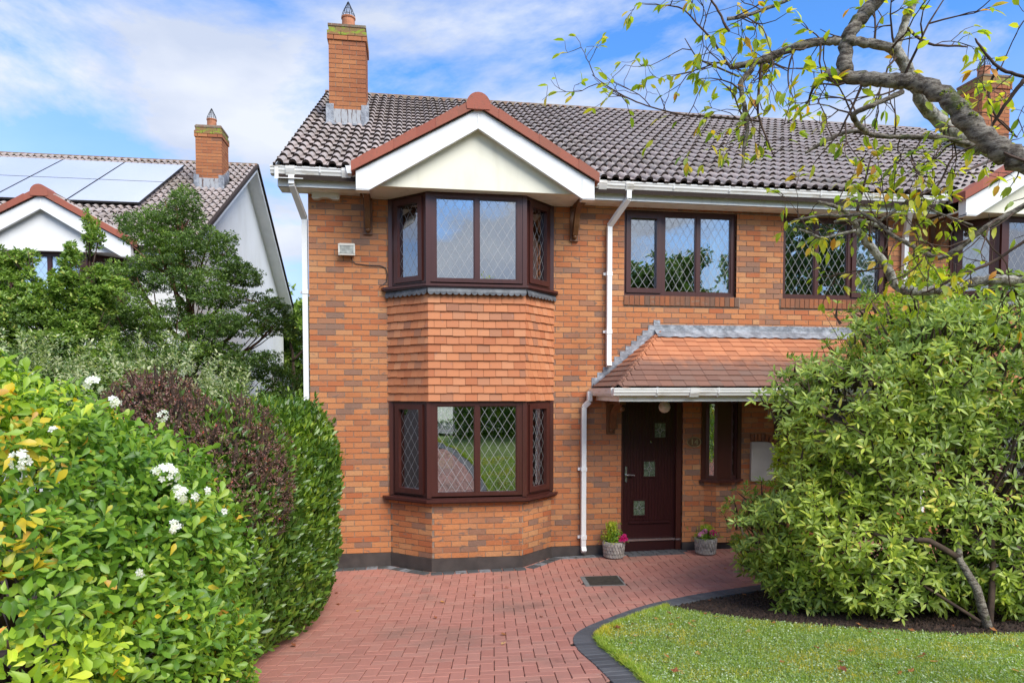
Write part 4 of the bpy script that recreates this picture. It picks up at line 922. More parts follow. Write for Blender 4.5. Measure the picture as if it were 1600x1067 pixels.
# porch roof: one hipped lean-to across both doors, built as two mirrored halves
def porch(house, T):
    E = (2.57, -1.10, 2.44); zt = 3.20; xt = 3.50; Xr = 5.03
    b = MB(T); b.add([(E[0], 0, E[2]), (E[0], E[1], E[2]), (Xr, E[1], E[2]), (Xr, -.01, zt), (xt, -.01, zt), (Xr, 0, E[2])], [(0, 1, 4), (1, 2, 3, 4), (0, 5, 2, 1)])
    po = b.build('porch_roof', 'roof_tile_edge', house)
    tp = MB(); tp.box(-.5, .5, 0, 1, 0, 1); me = tp.mesh('roof_tile', 'porch_tile')
    rows = 11; sl = math.atan((zt - E[2]) / 1.09); Ls = math.hypot(zt - E[2], 1.09); gg = Ls / rows
    for r in range(rows):
        d0 = r * gg; y = E[1] + d0 * math.cos(sl) - .03; z = E[2] + d0 * math.sin(sl) + .012; tt = r / rows
        xl = E[0] + (xt - E[0]) * tt + .06; u = xl; k = 0
        wts = [0.165 * (0.5 if r % 2 else 1.0)] + [0.165] * 40
        while u < Xr - .01:
            w = min(wts[k], Xr - u); k += 1
            if w > .02:
                M = T @ Matrix.Translation((u + w / 2, y, z + random.uniform(-.002, .004))) @ Matrix.Rotation(sl - .10 + random.uniform(-.012, .012), 4, 'X') @ Matrix.Diagonal((w - .003, gg + .05, .013, 1)); place(me, 'roof_tile', M, po)
            u += w
        # left hip slope
        ye = E[1] * (1 - tt); L = abs(ye) + .02; n = max(1, round(L / .165)); slx = math.atan((zt - E[2]) / (xt - E[0])); dx = d0 / Ls * (xt - E[0])
        for k in range(n):
            a = ye + .03 + (L - .03) * k / n; bq = ye + .03 + (L - .03) * (k + 1) / n
            M = T @ Matrix.Translation((E[0] + dx - .03, (a + bq) / 2, z)) @ Matrix.Rotation(-math.pi / 2, 4, 'Z') @ Matrix.Rotation(slx - .10, 4, 'X') @ Matrix.Diagonal((bq - a - .003, gg * (math.hypot(xt - E[0], zt - E[2]) / Ls) + .05, .013, 1))
            place(me, 'roof_tile', M, po)
        # bonnet hip tile
        p = Vector((E[0] + (xt - E[0]) * tt, E[1] * (1 - tt), E[2] + (zt - E[2]) * tt + .018)); q = Vector((E[0] + (xt - E[0]) * (tt + 1.35 / rows), E[1] * (1 - tt - 1.35 / rows), E[2] + (zt - E[2]) * (tt + 1.35 / rows) + .006))
        hm = MB(T); lw = Vector((-.09, .10, -.045)); rw = Vector((.13, -.055, -.05)); up = Vector((0, 0, .03)); 
        lw2 = Vector((-.02, .12, -.03)); rw2 = Vector((.15, .0, -.02))
        vs = [p + lw, p + lw * .45 + up * .6, p + up, p + rw * .45 + up * .5, p + rw, q + lw2 * .8, q + lw2 * .4 + up * .5, q + up * .8, q + rw2 * .4 + up * .3, q + rw2 * .8]
        vs += [v - Vector((0, 0, .014)) for v in vs[:5]]
        hm.add(vs, [(0, 1, 6, 5), (1, 2, 7, 6), (2, 3, 8, 7), (3, 4, 9, 8), (10, 11, 1, 0), (11, 12, 2, 1), (12, 13, 3, 2), (13, 14, 4, 3)]); hm.build('hip_tile', 'porch_tile', po)
    # lead: stepped flashing, top flashing, apron
    st = MB(T); n = 12
    for k in range(n):
        x = 2.535 + k * (3.52 - 2.535) / n; z = 2.455 + k * 0.0745; st.box(x - .01, x + .085, -.008 - .0009 * (k % 3), .004, z - .08, z + .125)
    st.add([(2.55, -.06, 2.475), (3.50, -.06, 3.225), (3.50, -.006, 3.245), (2.55, -.006, 2.495)], [(0, 1, 2, 3)]); st.build('stepped_flashing', 'lead', po)
    fl = MB(T); fl.box(3.50, Xr, -.012, .004, 3.262, 3.335); fl.box(3.56, Xr, -.022, -.010, 3.252, 3.272); fl.build('top_flashing', 'lead', po)
    ap = MB(T); n = 30; rows_ = []
    for i in range(n + 1):
        x = 3.44 + (Xr - 3.44) * i / n; w1 = .006 * math.sin(i * 2.3) + .004 * math.sin(i * 5.1)
        rows_.append([(x, -.018, 3.262), (x, -.05 + w1, 3.232 + w1), (x, -.17, 3.142 + .01 + .008 * math.sin(i * 1.7))])
    vs = [p for r_ in rows_ for p in r_]; ap.add(vs, [(3 * i + j, 3 * i + 3 + j, 3 * i + 4 + j, 3 * i + 1 + j) for i in range(n) for j in range(2)]); ap.build('lead_apron', 'lead', po)
    # fascia, gutter, soffit
    f = MB(T); f.box(E[0] + .02, Xr, -1.075, -1.055, 2.262, 2.40); f.box(E[0] + .02, E[0] + .04, -1.055, 0, 2.262, 2.40); fo = f.build('fascia_board', 'fascia', po)
    s_ = MB(T); s_.box(E[0] + .04, Xr, -1.055, -.001, 2.266, 2.276); s_.build('soffit', 'interior_dark', fo)
    rain_gutter(po, T, E[0] - .06, Xr, -1.078, 2.432, sockets=(2.72, 3.55), clips=(2.95, 3.9, 4.6)) if False else None
    g = MB(T); g.prism(gutter_poly(-1.078, 2.432), E[0] - .08, Xr, 'x'); g.prism([(-x_ + E[0] - 1.078 + .018, z_) for x_, z_ in []] or [(E[0] + .018 - .115, 2.432), (E[0] + .018, 2.432), (E[0] + .018, 2.357), (E[0] - .012, 2.327), (E[0] - .06, 2.327), (E[0] - .085, 2.36)], -1.10, -.03, 'y'); go = g.build('gutter', 'gutter', po)
    for x in (3.05, 3.86, 4.6):
        c = MB(T); c.prism([(-1.199, 2.438), (-1.17, 2.438), (-1.10, 2.30), (-1.088, 2.30), (-1.088, 2.325), (-1.15, 2.32), (-1.189, 2.37)], x - .009, x + .009, 'x'); c.build('gutter_clip', 'upvc_white', go)
    c = MB(T); c.prism([(-1.201, 2.436), (-1.082, 2.436), (-1.082, 2.34), (-1.11, 2.318), (-1.163, 2.318), (-1.19, 2.37)], 3.48, 3.60, 'x'); c.build('gutter_union', 'gutter', go)
    pipe(house, T, [(2.47, -.10, 2.39), (2.47, -.10, 2.25), (2.40, -.055, 2.17), (2.40, -.055, .20), (2.40, -.10, .14)], clips=[(2.40, -.055, 1.30), (2.40, -.055, .34)])
    bracket(house, T, 2.80, 1.79, 2.262, d=.52, w=.12)
porch(h14, T14); porch(h15, T15)
for h, T in ((h14, T14), (h15, T15)):
    bracket(h, T, -.535, 4.46, 4.965, d=.50); bracket(h, T, 2.262, 4.46, 4.965, d=.50)
    pipe(h, T, [(2.93, -.36, 5.10), (2.93, -.36, 4.98), (2.755, -.06, 4.68), (2.755, -.055, 2.80), (2.755, -.08, 2.74)], clips=[(2.755, -.055, 4.02), (2.755, -.055, 3.22)])
for h, T in ((h14, T14), (h15, T15), (hN, TN)):
    pipe(h, T, [(-1.45, -.36, 5.10), (-1.45, -.36, 4.98), (-1.36, .06, 4.66), (-1.355, .06, .1)], clips=[(-1.355, .06, 3.7)], w=.07)
# interiors: floors, inner walls and what can be seen through the panes
def interior(house, T, through):
    m = MB(T)
    m.box(-1.2, 2.36, .12, 8.0, .18, .20); m.box(-1.2, 2.40, .12, 8.0, 2.40, 2.44)
    m.box(-1.22, -1.18, .12, 8.0, .2, 2.4); m.box(2.36, 2.40, .12, 8.0, .2, 2.4)
    if through:
        m.box(-1.2, -.62, 8.0, 8.05, .2, 2.4); m.box(1.12, 2.4, 8.0, 8.05, .2, 2.4); m.box(-.62, 1.12, 8.0, 8.05, 2.2, 2.4)
    else: m.box(-1.2, 2.4, 4.0, 4.05, .2, 2.4)
    m.box(.95, 1.5, 3.2, 3.35, .2, 2.4)
    m.build('living_room', 'interior_dark', house)
    u = MB(T); u.box(-1.2, 2.36, .12, 4.0, 3.55, 3.6); u.box(-1.2, 5.0, .12, 4.0, 4.96, 4.99); u.box(-1.2, 5.0, 4.0, 4.05, 3.5, 5.0); u.box(2.36, 2.40, .12, 4, 3.5, 5.0); u.box(4.98, 5.01, .12, 4, 3.5, 5.0); u.box(-1.22, -1.18, .12, 4, 3.5, 5.0); u.box(2.4, 5.0, .12, 4, 3.5, 3.55)
    u.box(2.4, 5.01, .16, .18, 2.31, 2.33); u.box(4.0, 5.0, 1.6, 1.65, .2, 2.4); u.box(2.42, 4.98, .15, 1.65, 2.33, 2.36)
    u.build('upstairs_rooms', 'interior_dark', house)
interior(h14, T14, True); interior(h15, T15, False)
for T, h in ((T14, h14), (T15, h15)):
    MR = frame((1.495, -.455), math.atan2(.455, .46)); ML = frame((-.255, 0), math.atan2(-.455, .495)); curtain(h, T, .10, .62, .17, 1.04, 2.24, 'curtain_white', M=MR); curtain(h, T, .12, .60, .17, 3.80, 4.9, 'curtain', M=MR); curtain(h, T, .05, .30, .17, 3.80, 4.9, 'curtain', n=14, M=ML)
    b = MB(T); b.box(3.05, 4.62, .16, .165, 4.74, 4.93); b.build('roller_blind', 'blind', h)
curtain(h14, T14, 4.36, 4.62, .22, 3.80, 4.90, 'curtain', n=14, amp=.012)
curtain(h15, T15, 3.04, 3.50, .20, 3.80, 4.90, 'curtain_white', n=22, amp=.018)

# wall-mounted bits of No. 14
al = MB(T14); al.prism([(-1.245, 5.0), (-1.245, 4.90), (-1.225, 4.885), (-1.17, 4.885), (-1.12, 4.905), (-1.03, 4.905), (-.98, 4.885), (-.91, 4.885), (-.895, 4.90), (-.895, 5.0)], -.09, 0, 'y'); al.prism([(-1.225, 5.0), (-1.225, 4.91), (-.915, 4.91), (-.915, 5.0)], -.10, -.088, 'y'); al.build('alarm_box', 'alarm', h14)
fl = MB(T14); fl.prism([(-.12, 4.31), (-.05, 4.335), (0, 4.32), (0, 4.18), (-.045, 4.17), (-.10, 4.175)], -.90, -.715, 'x'); flo = fl.build('floodlight', 'alarm', h14)
q = MB(T14); q.box(-.915, -.70, -.125, -.115, 4.29, 4.312); q.box(-.915, -.70, -.112, -.10, 4.168, 4.19); q.box(-.915, -.895, -.12, -.10, 4.19, 4.29); q.box(-.72, -.70, -.12, -.10, 4.19, 4.29); q.build('bezel', 'alarm', flo)
q = MB(T14); q.box(-.895, -.72, -.118, -.106, 4.19, 4.29); q.build('lens', 'light_lens', flo)
q = MB(T14); q.tube([(-.76, -.04, 4.17), (-.75, -.02, 4.12), (-.70, -.012, 4.075), (-.55, -.012, 4.06), (-.38, -.012, 4.06), (-.31, -.012, 4.03), (-.29, -.015, 3.95), (-.30, -.015, 3.85), (-.35, -.04, 3.80), (-.40, -.03, 3.77)], .006, 6); q.build('cable', 'black_metal', flo)
gb = MB(T14); gb.lathe([(.001, -.10), (.035, -.093), (.065, -.068), (.078, -.03), (.075, .0), (.06, .03), (.045, .05), (.045, .075), (.001, .075)], 20, Matrix.Translation((3.37, -.60, 2.20))); gb.build('porch_light', 'globe', h14, smooth=True)
def text(s, size, M, mat, parent, name):
    cu = bpy.data.curves.new(name, 'FONT'); cu.body = s; cu.size = size; cu.extrude = 0.003; cu.align_x = 'CENTER'; cu.align_y = 'CENTER'; cu.materials.append(MATS[mat])
    o = bpy.data.objects.new(name, cu); COL.objects.link(o); me = bpy.data.meshes.new_from_object(o); bpy.data.objects.remove(o); o = bpy.data.objects.new(name, me); COL.objects.link(o); o.matrix_basis = M; attach(o, parent); return o
for (x, z, s_, h, wd, ht) in ((4.047, 1.657, '14', h14, .105, .072), (5.95, 1.76, '15', h15, .12, .085)):
    pq = MB(); pq.prism([(x + wd * math.cos(t_), z + ht * math.sin(t_)) for t_ in [2 * math.pi * i / 24 for i in range(24)]], -.018, -.001, 'y'); po = pq.build('number_plaque', 'plaque', h)
    r_ = MB(); r_.tube([(x + wd * .97 * math.cos(t_), -.018, z + ht * .97 * math.sin(t_)) for t_ in [2 * math.pi * i / 24 for i in range(25)]], .006, 6); r_.build('rim', 'brass', po)
    text(s_, .125, Matrix.Translation((x, -.021, z)) @ Matrix.Rotation(math.pi / 2, 4, 'X'), 'brass', po, 'numerals')
# meter box with a rounded shoulder under a soldier arch, on the wall between the doors
mbx = MB(); arc = [(5.13 + .20 * math.cos(t_), 1.45 + .20 * math.sin(t_)) for t_ in [math.pi / 2 * i / 8 for i in range(9)]]
mbx.prism([(4.915, 1.08), (5.33, 1.08)] + arc + [(4.925, 1.65), (4.915, 1.64)], -.045, .0, 'y'); mo = mbx.build('meter_box', 'meter_box', h14)
for k in range(4):
    b = MB(); b.box(4.915 + k * .055, 4.96 + k * .055, -.03, .0, 1.665, 1.765); b.build('arch_brick', 'brick_dark', mo)
for k in range(6):
    a = math.pi / 2 * (k + .5) / 6; M = Matrix.Translation((5.13, 0, 1.45)) @ Matrix.Rotation(math.pi / 2 - a, 4, 'Y'); b = MB(); b.box(-.022, .022, -.03, .0, .212, .312, M); b.build('arch_brick', 'brick_dark', mo)

# solar panels on the white house
for r in range(2):
    for c in range(5):
        xr = -5.62 - c * 1.42; dz0 = 1.75 * r; ye = 6.22; ang = PITCH
        M = Matrix.Translation((xr - .7, ye + dz0 * math.cos(ang), 5.2 + .578 * (ye - 4.5) + .16 + dz0 * math.sin(ang))) @ Matrix.Rotation(ang, 4, 'X')
        f = MB(); f.box(-.70, .70, .0, 1.73, -.035, 0, M); p = f.build('solar_panel', 'black_metal', hN); g_ = MB(); g_.box(-.688, .688, .012, 1.718, 0.0, .004, M); g_.build('panel_glass', 'solar_glass', p)
# low white extension with a dark sloping verge, far behind between the houses
ext = empty('garden_building', (-4.2, 14, 0), 'low white lean-to with a dark roof edge seen between the houses', 'outbuilding')
m = MB(); m.prism([(-5.6, -.2), (-3.72, -.2), (-3.72, 1.9), (-4.45, 3.25), (-5.6, 3.25)], 13.6, 14.6, 'y'); m.build('wall', 'render_white', ext)
m = MB(); m.prism([(-3.60, 1.78), (-3.60, 1.90), (-4.42, 3.36), (-5.7, 3.36), (-5.7, 3.26), (-4.47, 3.26)], 13.4, 14.7, 'y'); m.build('roof_edge', 'lead_dark', ext)

# ------------------------------------------------------------------ foliage engine
def leaf_template(L=1.0, Wd=0.4, fold=0.12, curl=0.12, tip=0.55):
    # x across, y along, z up; length 1
    v = [(0, 0, 0), (-Wd * .42, .30 * L, fold * .5), (0, .34 * L, 0), (Wd * .42, .30 * L, fold * .5), (-Wd * .40, .66 * L, fold * .4 - curl * .4), (0, .70 * L, -curl * .35), (Wd * .40, .66 * L, fold * .4 - curl * .4), (0, L, -curl)]
    f = [(0, 2, 1), (0, 3, 2), (1, 2, 5, 4), (2, 3, 6, 5), (4, 5, 7), (5, 6, 7)]
    return np.array(v, float), f
T_BROAD = leaf_template(1, .46, .10, .16); T_OBOV = (np.array([(0, 0, 0), (-.10, .34, .03), (0, .36, 0), (.10, .34, .03), (-.215, .68, .02), (0, .72, -.05), (.215, .68, .02), (-.13, .90, -.07), (0, 1, -.14), (.13, .90, -.07)], float), [(0, 2, 1), (0, 3, 2), (1, 2, 5, 4), (2, 3, 6, 5), (4, 5, 8, 7), (5, 6, 9, 8)]); T_NARROW = leaf_template(1, .30, .07, .14); T_LAUREL = leaf_template(1, .40, .10, .10)
T_SMALL = (np.array([(0, 0, 0), (-.28, .5, .06), (.28, .5, .06), (0, 1, -.05)], float), [(0, 2, 3, 1)])
T_FINE = (np.array([(-.09, 0, 0), (.09, 0, 0), (0, 1, 0)], float), [(0, 1, 2)])
def norm(a): return a / np.maximum(np.linalg.norm(a, axis=-1, keepdims=True), 1e-9)
def basis(D, Nn):
    D = norm(D); S = norm(np.cross(D, Nn)); Nn = np.cross(S, D); return S, D, Nn
def joined(name, tmpl, P, D, Nn, size, mat, parent, kind='stuff', smooth=True):
    if len(P) == 0: return None
    tv, tf = tmpl; S, D, Nn = basis(D, Nn); n = len(P); k = len(tv)
    V = P[:, None, :] + size[:, None, None] * (tv[None, :, 0:1] * S[:, None, :] + tv[None, :, 1:2] * D[:, None, :] + tv[None, :, 2:3] * Nn[:, None, :])
    V = V.reshape(-1, 3); loops = np.array([i for f in tf for i in f]); cnt = np.array([len(f) for f in tf]); nl = len(loops)
    L = (loops[None, :] + (np.arange(n) * k)[:, None]).reshape(-1); tot = np.tile(cnt, n); start = np.concatenate([[0], np.cumsum(tot)[:-1]])
    me = bpy.data.meshes.new(name); me.vertices.add(len(V)); me.vertices.foreach_set('co', V.astype(np.float32).ravel()); me.loops.add(len(L)); me.loops.foreach_set('vertex_index', L.astype(np.int32))
    me.polygons.add(len(tot)); me.polygons.foreach_set('loop_start', start.astype(np.int32)); me.polygons.foreach_set('loop_total', tot.astype(np.int32))
    if smooth: me.polygons.foreach_set('use_smooth', np.ones(len(tot), bool))
    me.materials.append(MATS[mat]); me.update(); o = bpy.data.objects.new(name, me); COL.objects.link(o)
    if parent is not None: attach(o, parent)
    if kind: o['kind'] = kind
    return o
def front_mask(P, cell=11):
    """nearest leaf per screen cell: the ones that are not behind others"""
    px, py, Z, ok = view(P); m = np.zeros(len(P), bool); key = (np.floor(px / cell).astype(np.int64) * 100000 + np.floor(py / cell).astype(np.int64)); idx = np.where(ok)[0]
    o = idx[np.lexsort((Z[idx], key[idx]))]; kk = key[o]; first = np.concatenate([[True], kk[1:] != kk[:-1]]) if len(o) else []
    m[o[first]] = True; return m
def leaves(plant, tmpl, P, D, Nn, size, mat, singles=300, name='leaf', stuffname='foliage'):
    if singles:
        px, py, Z, ok = view(P); s = size / np.maximum(Z, .1) * front_mask(P); pick = np.argsort(-s)[:singles]; pick = pick[s[pick] > 0]
        sel = np.zeros(len(P), bool); sel[pick] = True
        me = bpy.data.meshes.new(name); me.from_pydata(tmpl[0].tolist(), [], tmpl[1]); me.materials.append(MATS[mat]); me.polygons.foreach_set('use_smooth', [True] * len(me.polygons))
        S, Dn, Nm = basis(D, Nn)
        for i in pick:
            sz = float(size[i]); M = Matrix(((S[i, 0] * sz, Dn[i, 0] * sz, Nm[i, 0] * sz, P[i, 0]), (S[i, 1] * sz, Dn[i, 1] * sz, Nm[i, 1] * sz, P[i, 1]), (S[i, 2] * sz, Dn[i, 2] * sz, Nm[i, 2] * sz, P[i, 2]), (0, 0, 0, 1)))
            place(me, name, M, plant)
        keep = ~sel
    else: keep = np.ones(len(P), bool)
    return joined(stuffname, tmpl, P[keep], D[keep], Nn[keep], size[keep], mat, plant)
def whorls(C, A, k, spread, size, jitter=0.25, offset=0.012):
    """k leaves round each shoot tip C with axis A; spread = tilt away from the axis"""
    n = len(C); A = norm(A); ref = norm(RNG.normal(size=(n, 3))); X = norm(np.cross(A, ref)); Y = np.cross(A, X); ph = RNG.uniform(0, 2 * np.pi, n)
    Pl, Dl, Nl, Sl = [], [], [], []
    for j in range(k):
        a = ph + 2 * np.pi * j / k + RNG.normal(0, jitter, n); rad = X * np.cos(a)[:, None] + Y * np.sin(a)[:, None]; t = spread + RNG.normal(0, jitter * .8, n)
        d = A * np.cos(t)[:, None] + rad * np.sin(t)[:, None]; nn = A * np.sin(t)[:, None] - rad * np.cos(t)[:, None]
        Pl.append(C + rad * offset - A * (0.02 * RNG.uniform(0, 1, n))[:, None]); Dl.append(d); Nl.append(nn); Sl.append(size * RNG.uniform(.48, 1.18, n))
    return np.concatenate(Pl), np.concatenate(Dl), np.concatenate(Nl), np.concatenate(Sl)
def lumpy(U, seed, amp):
    r = np.random.default_rng(seed); s = np.zeros(len(U))
    for f in (2.2, 4.5, 9.0):
        for _ in range(3):
            k = r.normal(size=3); k = k / np.linalg.norm(k) * f; s += np.sin(U @ k + r.uniform(0, 6.28)) * (2.2 / f) ** 0.7
    return 1 + amp * s / 3
def shell(blobs, n, seed, amp=0.10, depth=(0.80, 1.0), zmin=None, front_only=True, power=2.0):
    """points on (and a little under) the skin of a union of lumpy ellipsoids, with outward directions"""
    r = np.random.default_rng(seed); areas = np.array([(b[3] * b[4] * b[5]) ** (2 / 3) for b in blobs]); cnt = (n * areas / areas.sum()).astype(int); PP, AA = [], []
    for bi, (b, c) in enumerate(zip(blobs, cnt)):
        U = norm(r.normal(size=(c * 2, 3))); rad = np.array(b[3:6]); cen = np.array(b[:3])
        q = np.sign(U) * np.abs(U) ** (2.0 / power); q = q / np.maximum((np.abs(q) ** power).sum(1, keepdims=True) ** (1 / power), 1e-9)
        lf = lumpy(U * 1.0 + bi, seed + bi, amp)[:, None]; dd = r.uniform(depth[0], depth[1], (c * 2, 1)) ** 0.6 if depth[0] < depth[1] else np.ones((c * 2, 1))
        P = cen + q * rad * lf * dd; A = norm(q / rad)
        ok = np.ones(len(P), bool)
        for bj, o in enumerate(blobs):
            if bj == bi: continue
            e = (((P - np.array(o[:3])) / np.array(o[3:6])) ** 2).sum(1); ok &= e > 0.62
        if front_only: ok &= ((np.array(CAM) - P) * A).sum(1) > -0.55 * np.linalg.norm(np.array(CAM) - P, axis=1)
        P, A = P[ok][:c], A[ok][:c]; PP.append(P); AA.append(A)
    P = np.concatenate(PP); A = np.concatenate(AA)
    g_ = hh(P[:, 0], P[:, 1]); ok = P[:, 2] > g_ + 0.03
    return P[ok], A[ok]
def gaps(P, A, seed, f, thr):
    """thin a crown where a 3-D wave pattern is low, so that hollows open in it"""
    r = np.random.default_rng(seed); s = np.zeros(len(P))
    for q in (1.0, 1.9, 3.1):
        for _ in range(3): k = r.normal(size=3); k = k / np.linalg.norm(k) * f * q; s += np.sin(P @ k + r.uniform(0, 6.28)) / q ** .5
    keep = (s > thr) | (r.uniform(size=len(P)) < .18); return P[keep], A[keep]
def stems(plant, base, tips, r0, mat, n=6, name='branch', wob=.06, join=False):
    """curved tapering stems from one base point to a set of tips"""
    if join: m = MB()
    for tpt in tips:
        if not join: m = MB()
        b = Vector(base) + Vector((random.uniform(-.05, .05), random.uniform(-.05, .05), 0)); t_ = Vector(tpt); pts = []
        for i in range(n + 1):
            s_ = i / n; p = b.lerp(t_, s_); p.z += math.sin(s_ * math.pi) * .12 * (t_ - b).length * .5; p += Vector((random.uniform(-wob, wob), random.uniform(-wob, wob), random.uniform(-wob, wob))) * (0 if i in (0,) else 1) * (t_ - b).length * .35; pts.append(p)
        m.tube(pts, [r0 * (1 - .85 * i / n) for i in range(n + 1)], 6)
        if not join: m.build(name, mat, plant, smooth=True)
    if join: m.build(name, mat, plant, kind='stuff', smooth=True)

# ---- Mexican orange bush, front left
ch = empty('flowering_bush', (-1.9, -5.6, hz1(-1.9, -5.6)), 'big bright green bush with white flowers and yellow leaves at front left', 'bush')
B = [(-2.22, -5.35, 1.55, 1.08, 1.05, 1.10), (-1.60, -5.15, 1.35, .60, .80, .85), (-1.34, -5.20, .82, .46, .75, .58), (-1.88, -6.05, 1.10, .68, .60, .95), (-2.65, -5.7, 1.86, .9, .9, 1.04), (-1.50, -4.6, 1.12, .52, .6, .75), (-2.45, -6.0, .95, .70, .55, .80), (-2.0, -5.7, .6, .86, .7, .5)]
P, A = shell(B, 14000, 3, .16, (.55, 1.04))
P[:, 0] -= .05; P, A = gaps(P, A, 9, 6.0, -1.7)
A = norm(A + np.array([0, -.15, .45]) + RNG.normal(0, .42, A.shape))
p_, d_, n_, s_ = whorls(P, A, 3, .95, .076, .34)
p2, d2, n2, s2 = whorls(P[::2] - A[::2] * .035, A[::2], 3, 1.3, .080, .4)
p_, d_, n_, s_ = (np.concatenate(q) for q in ((p_, p2), (d_, d2), (n_, n2), (s_, s2)))
yel = RNG.uniform(size=len(p_)) < .005
for cen_, r_, pr_ in (((-1.70, -6.05, 2.20), .26, .45), ((-1.70, -6.25, 1.78), .20, .40), ((-1.45, -5.95, 2.40), .20, .30), ((-1.25, -5.9, 2.36), .16, .25)):
    yel |= (np.linalg.norm(p_ - np.array(cen_), axis=1) < r_) & (RNG.uniform(size=len(p_)) < pr_)
leaves(ch, T_OBOV, p_[~yel], d_[~yel], n_[~yel], s_[~yel], 'leaf_choisya')
yel &= True
leaves(ch, T_OBOV, p_[yel], d_[yel], n_[yel], s_[yel], 'leaf_yellow', singles=0, stuffname='yellow_foliage')
stems(ch, (-1.9, -5.5, .6), [(p[0], p[1], p[2]) for p in P[::260]], .022, 'brown_stem', join=True, name='stems')
def flower_head(center, axis, r, n, mat='petal_white', pet=.016):
    m = MB(); axis = Vector(axis).normalized()
    for i in range(n):
        q = Vector((random.gauss(0, 1), random.gauss(0, 1), random.gauss(0, 1))).normalized(); q = (q + axis * .9).normalized(); c = Vector(center) + q * r * random.uniform(.6, 1); X = q.orthogonal().normalized(); Y = q.cross(X); a0 = random.random() * 6.28
        for k in range(5):
            a = a0 + 2 * math.pi * k / 5; d = X * math.cos(a) + Y * math.sin(a); s2_ = d.cross(q)
            m.add([c, c + d * pet * .7 + s2_ * pet * .38 + q * .003, c + d * pet * 1.15 + q * .004, c + d * pet * .7 - s2_ * pet * .38 + q * .003], [(0, 1, 2, 3)])
    return m
def surface_at(tx, ty, P):
    px, py, Z, ok = view(P); d = (px - tx) ** 2 + (py - ty) ** 2 + (Z * 30) ** 2 * 0.02; d[~ok] = 1e9; i = np.argmin(np.where((px - tx) ** 2 + (py - ty) ** 2 < 30 ** 2, Z, 1e6 + d)); return P[i]
PX, AX = shell(B, 24000, 5, .10, (.97, 1.0))
for (tx, ty, r, n) in ((38, 710, .045, 16), (288, 740, .065, 30), (308, 765, .05, 18), (293, 827, .035, 10), (170, 583, .045, 14), (205, 617, .03, 8), (277, 628, .035, 9), (348, 763, .018, 3), (331, 775, .02, 4), (240, 870, .018, 3), (378, 790, .012, 2), (92, 645, .012, 2)):
    c = surface_at(tx, ty, PX); v = norm(np.array(CAM) - c); c = c + v * .05; flower_head(c, (v[0], v[1], v[2] + .4), r, n).build('flower_cluster', 'petal_white', ch)

# ---- clipped laurel-like hedge along the drive
hg = empty('clipped_hedge', (-1.5, -2.6, hz1(-1.5, -2.6)), 'dark glossy clipped hedge between the red drive and the left boundary', 'hedge')
def hedge_pts(n, seed):
    r = np.random.default_rng(seed); U = norm(r.normal(size=(n, 3))); pw = 3.8; rad = np.array([.70, 1.80, 1.14]); cen = np.array([-1.55, -2.72, 1.08])
    q = U / ((np.abs(U / 1.0) ** pw).sum(1, keepdims=True) ** (1 / pw)); P = cen + q * rad * lumpy(U * 2.2, seed, .08)[:, None] * r.uniform(.66, 1.03, (n, 1)) ** .5
    P[:, 0] += .07 * np.sin(P[:, 1] * 2.1) - .16 * np.clip(.75 - P[:, 2], 0, 1) + .05 * (P[:, 1] + 2.5)
    P[:, 2] += .05 * np.sin(P[:, 1] * 3.0) ; A = norm(np.sign(q) * np.abs(q) ** 4 / rad)
    ok = (((np.array(CAM) - P) * A).sum(1) > -.95 * np.linalg.norm(np.array(CAM) - P, axis=1)) & (P[:, 2] > hh(P[:, 0], P[:, 1]) + .04); return P[ok], A[ok]
P, A = hedge_pts(44000, 9)
st_ = RNG.uniform(size=len(P)) < .012; P = np.concatenate([P] + [P[st_] + (A[st_] * .5 + np.array([0, 0, .6])) * q for q in (.05, .09, .13)]); A = np.concatenate([A] + [A[st_]] * 3)
ax = norm(A * .55 + np.array([0, 0, 1.0]) + RNG.normal(0, .30, A.shape))
p_, d_, n_, s_ = whorls(P, ax, 2, .52, .078, .36, .006); n_ = norm(n_ + np.repeat(A[None], 2, 0).reshape(-1, 3) * 1.4)
leaves(hg, T_LAUREL, p_, d_, n_, s_, 'leaf_laurel')
stems(hg, (-1.4, -2.6, .1), [(p[0], p[1], p[2]) for p in P[::500]], .014, 'brown_stem', join=True, name='stems')

# ---- purple barberry between the bush and the hedge
bb = empty('barberry_bush', (-1.6, -3.9, hz1(-1.6, -3.9)), 'twiggy reddish purple bush rising between green bush and clipped hedge', 'bush')
P, A = shell([(-1.72, -3.75, 1.72, .58, .70, .72), (-2.00, -3.5, 1.80, .58, .6, .80), (-1.50, -4.10, 1.55, .44, .48, .66), (-1.32, -3.75, 1.62, .40, .50, .66), (-1.42, -3.25, 1.72, .45, .5, .68)], 12000, 21, .10, (.62, 1.0)); A = norm(A + np.array([0, 0, .9]) + RNG.normal(0, .4, A.shape))
p_, d_, n_, s_ = whorls(P, A, 5, .9, .022, .5, .004); leaves(bb, T_SMALL, p_, d_, n_, s_, 'leaf_berberis', singles=0)
idx = np.arange(0, len(P), 4); joined('twigs', T_FINE, P[idx] - A[idx] * .10, A[idx], RNG.normal(size=(len(idx), 3)), np.full(len(idx), .16), 'brown_stem', bb)
stems(bb, (-1.6, -3.85, .4), [(p[0], p[1], p[2]) for p in P[::220]], .012, 'brown_stem', join=True, name='stems')

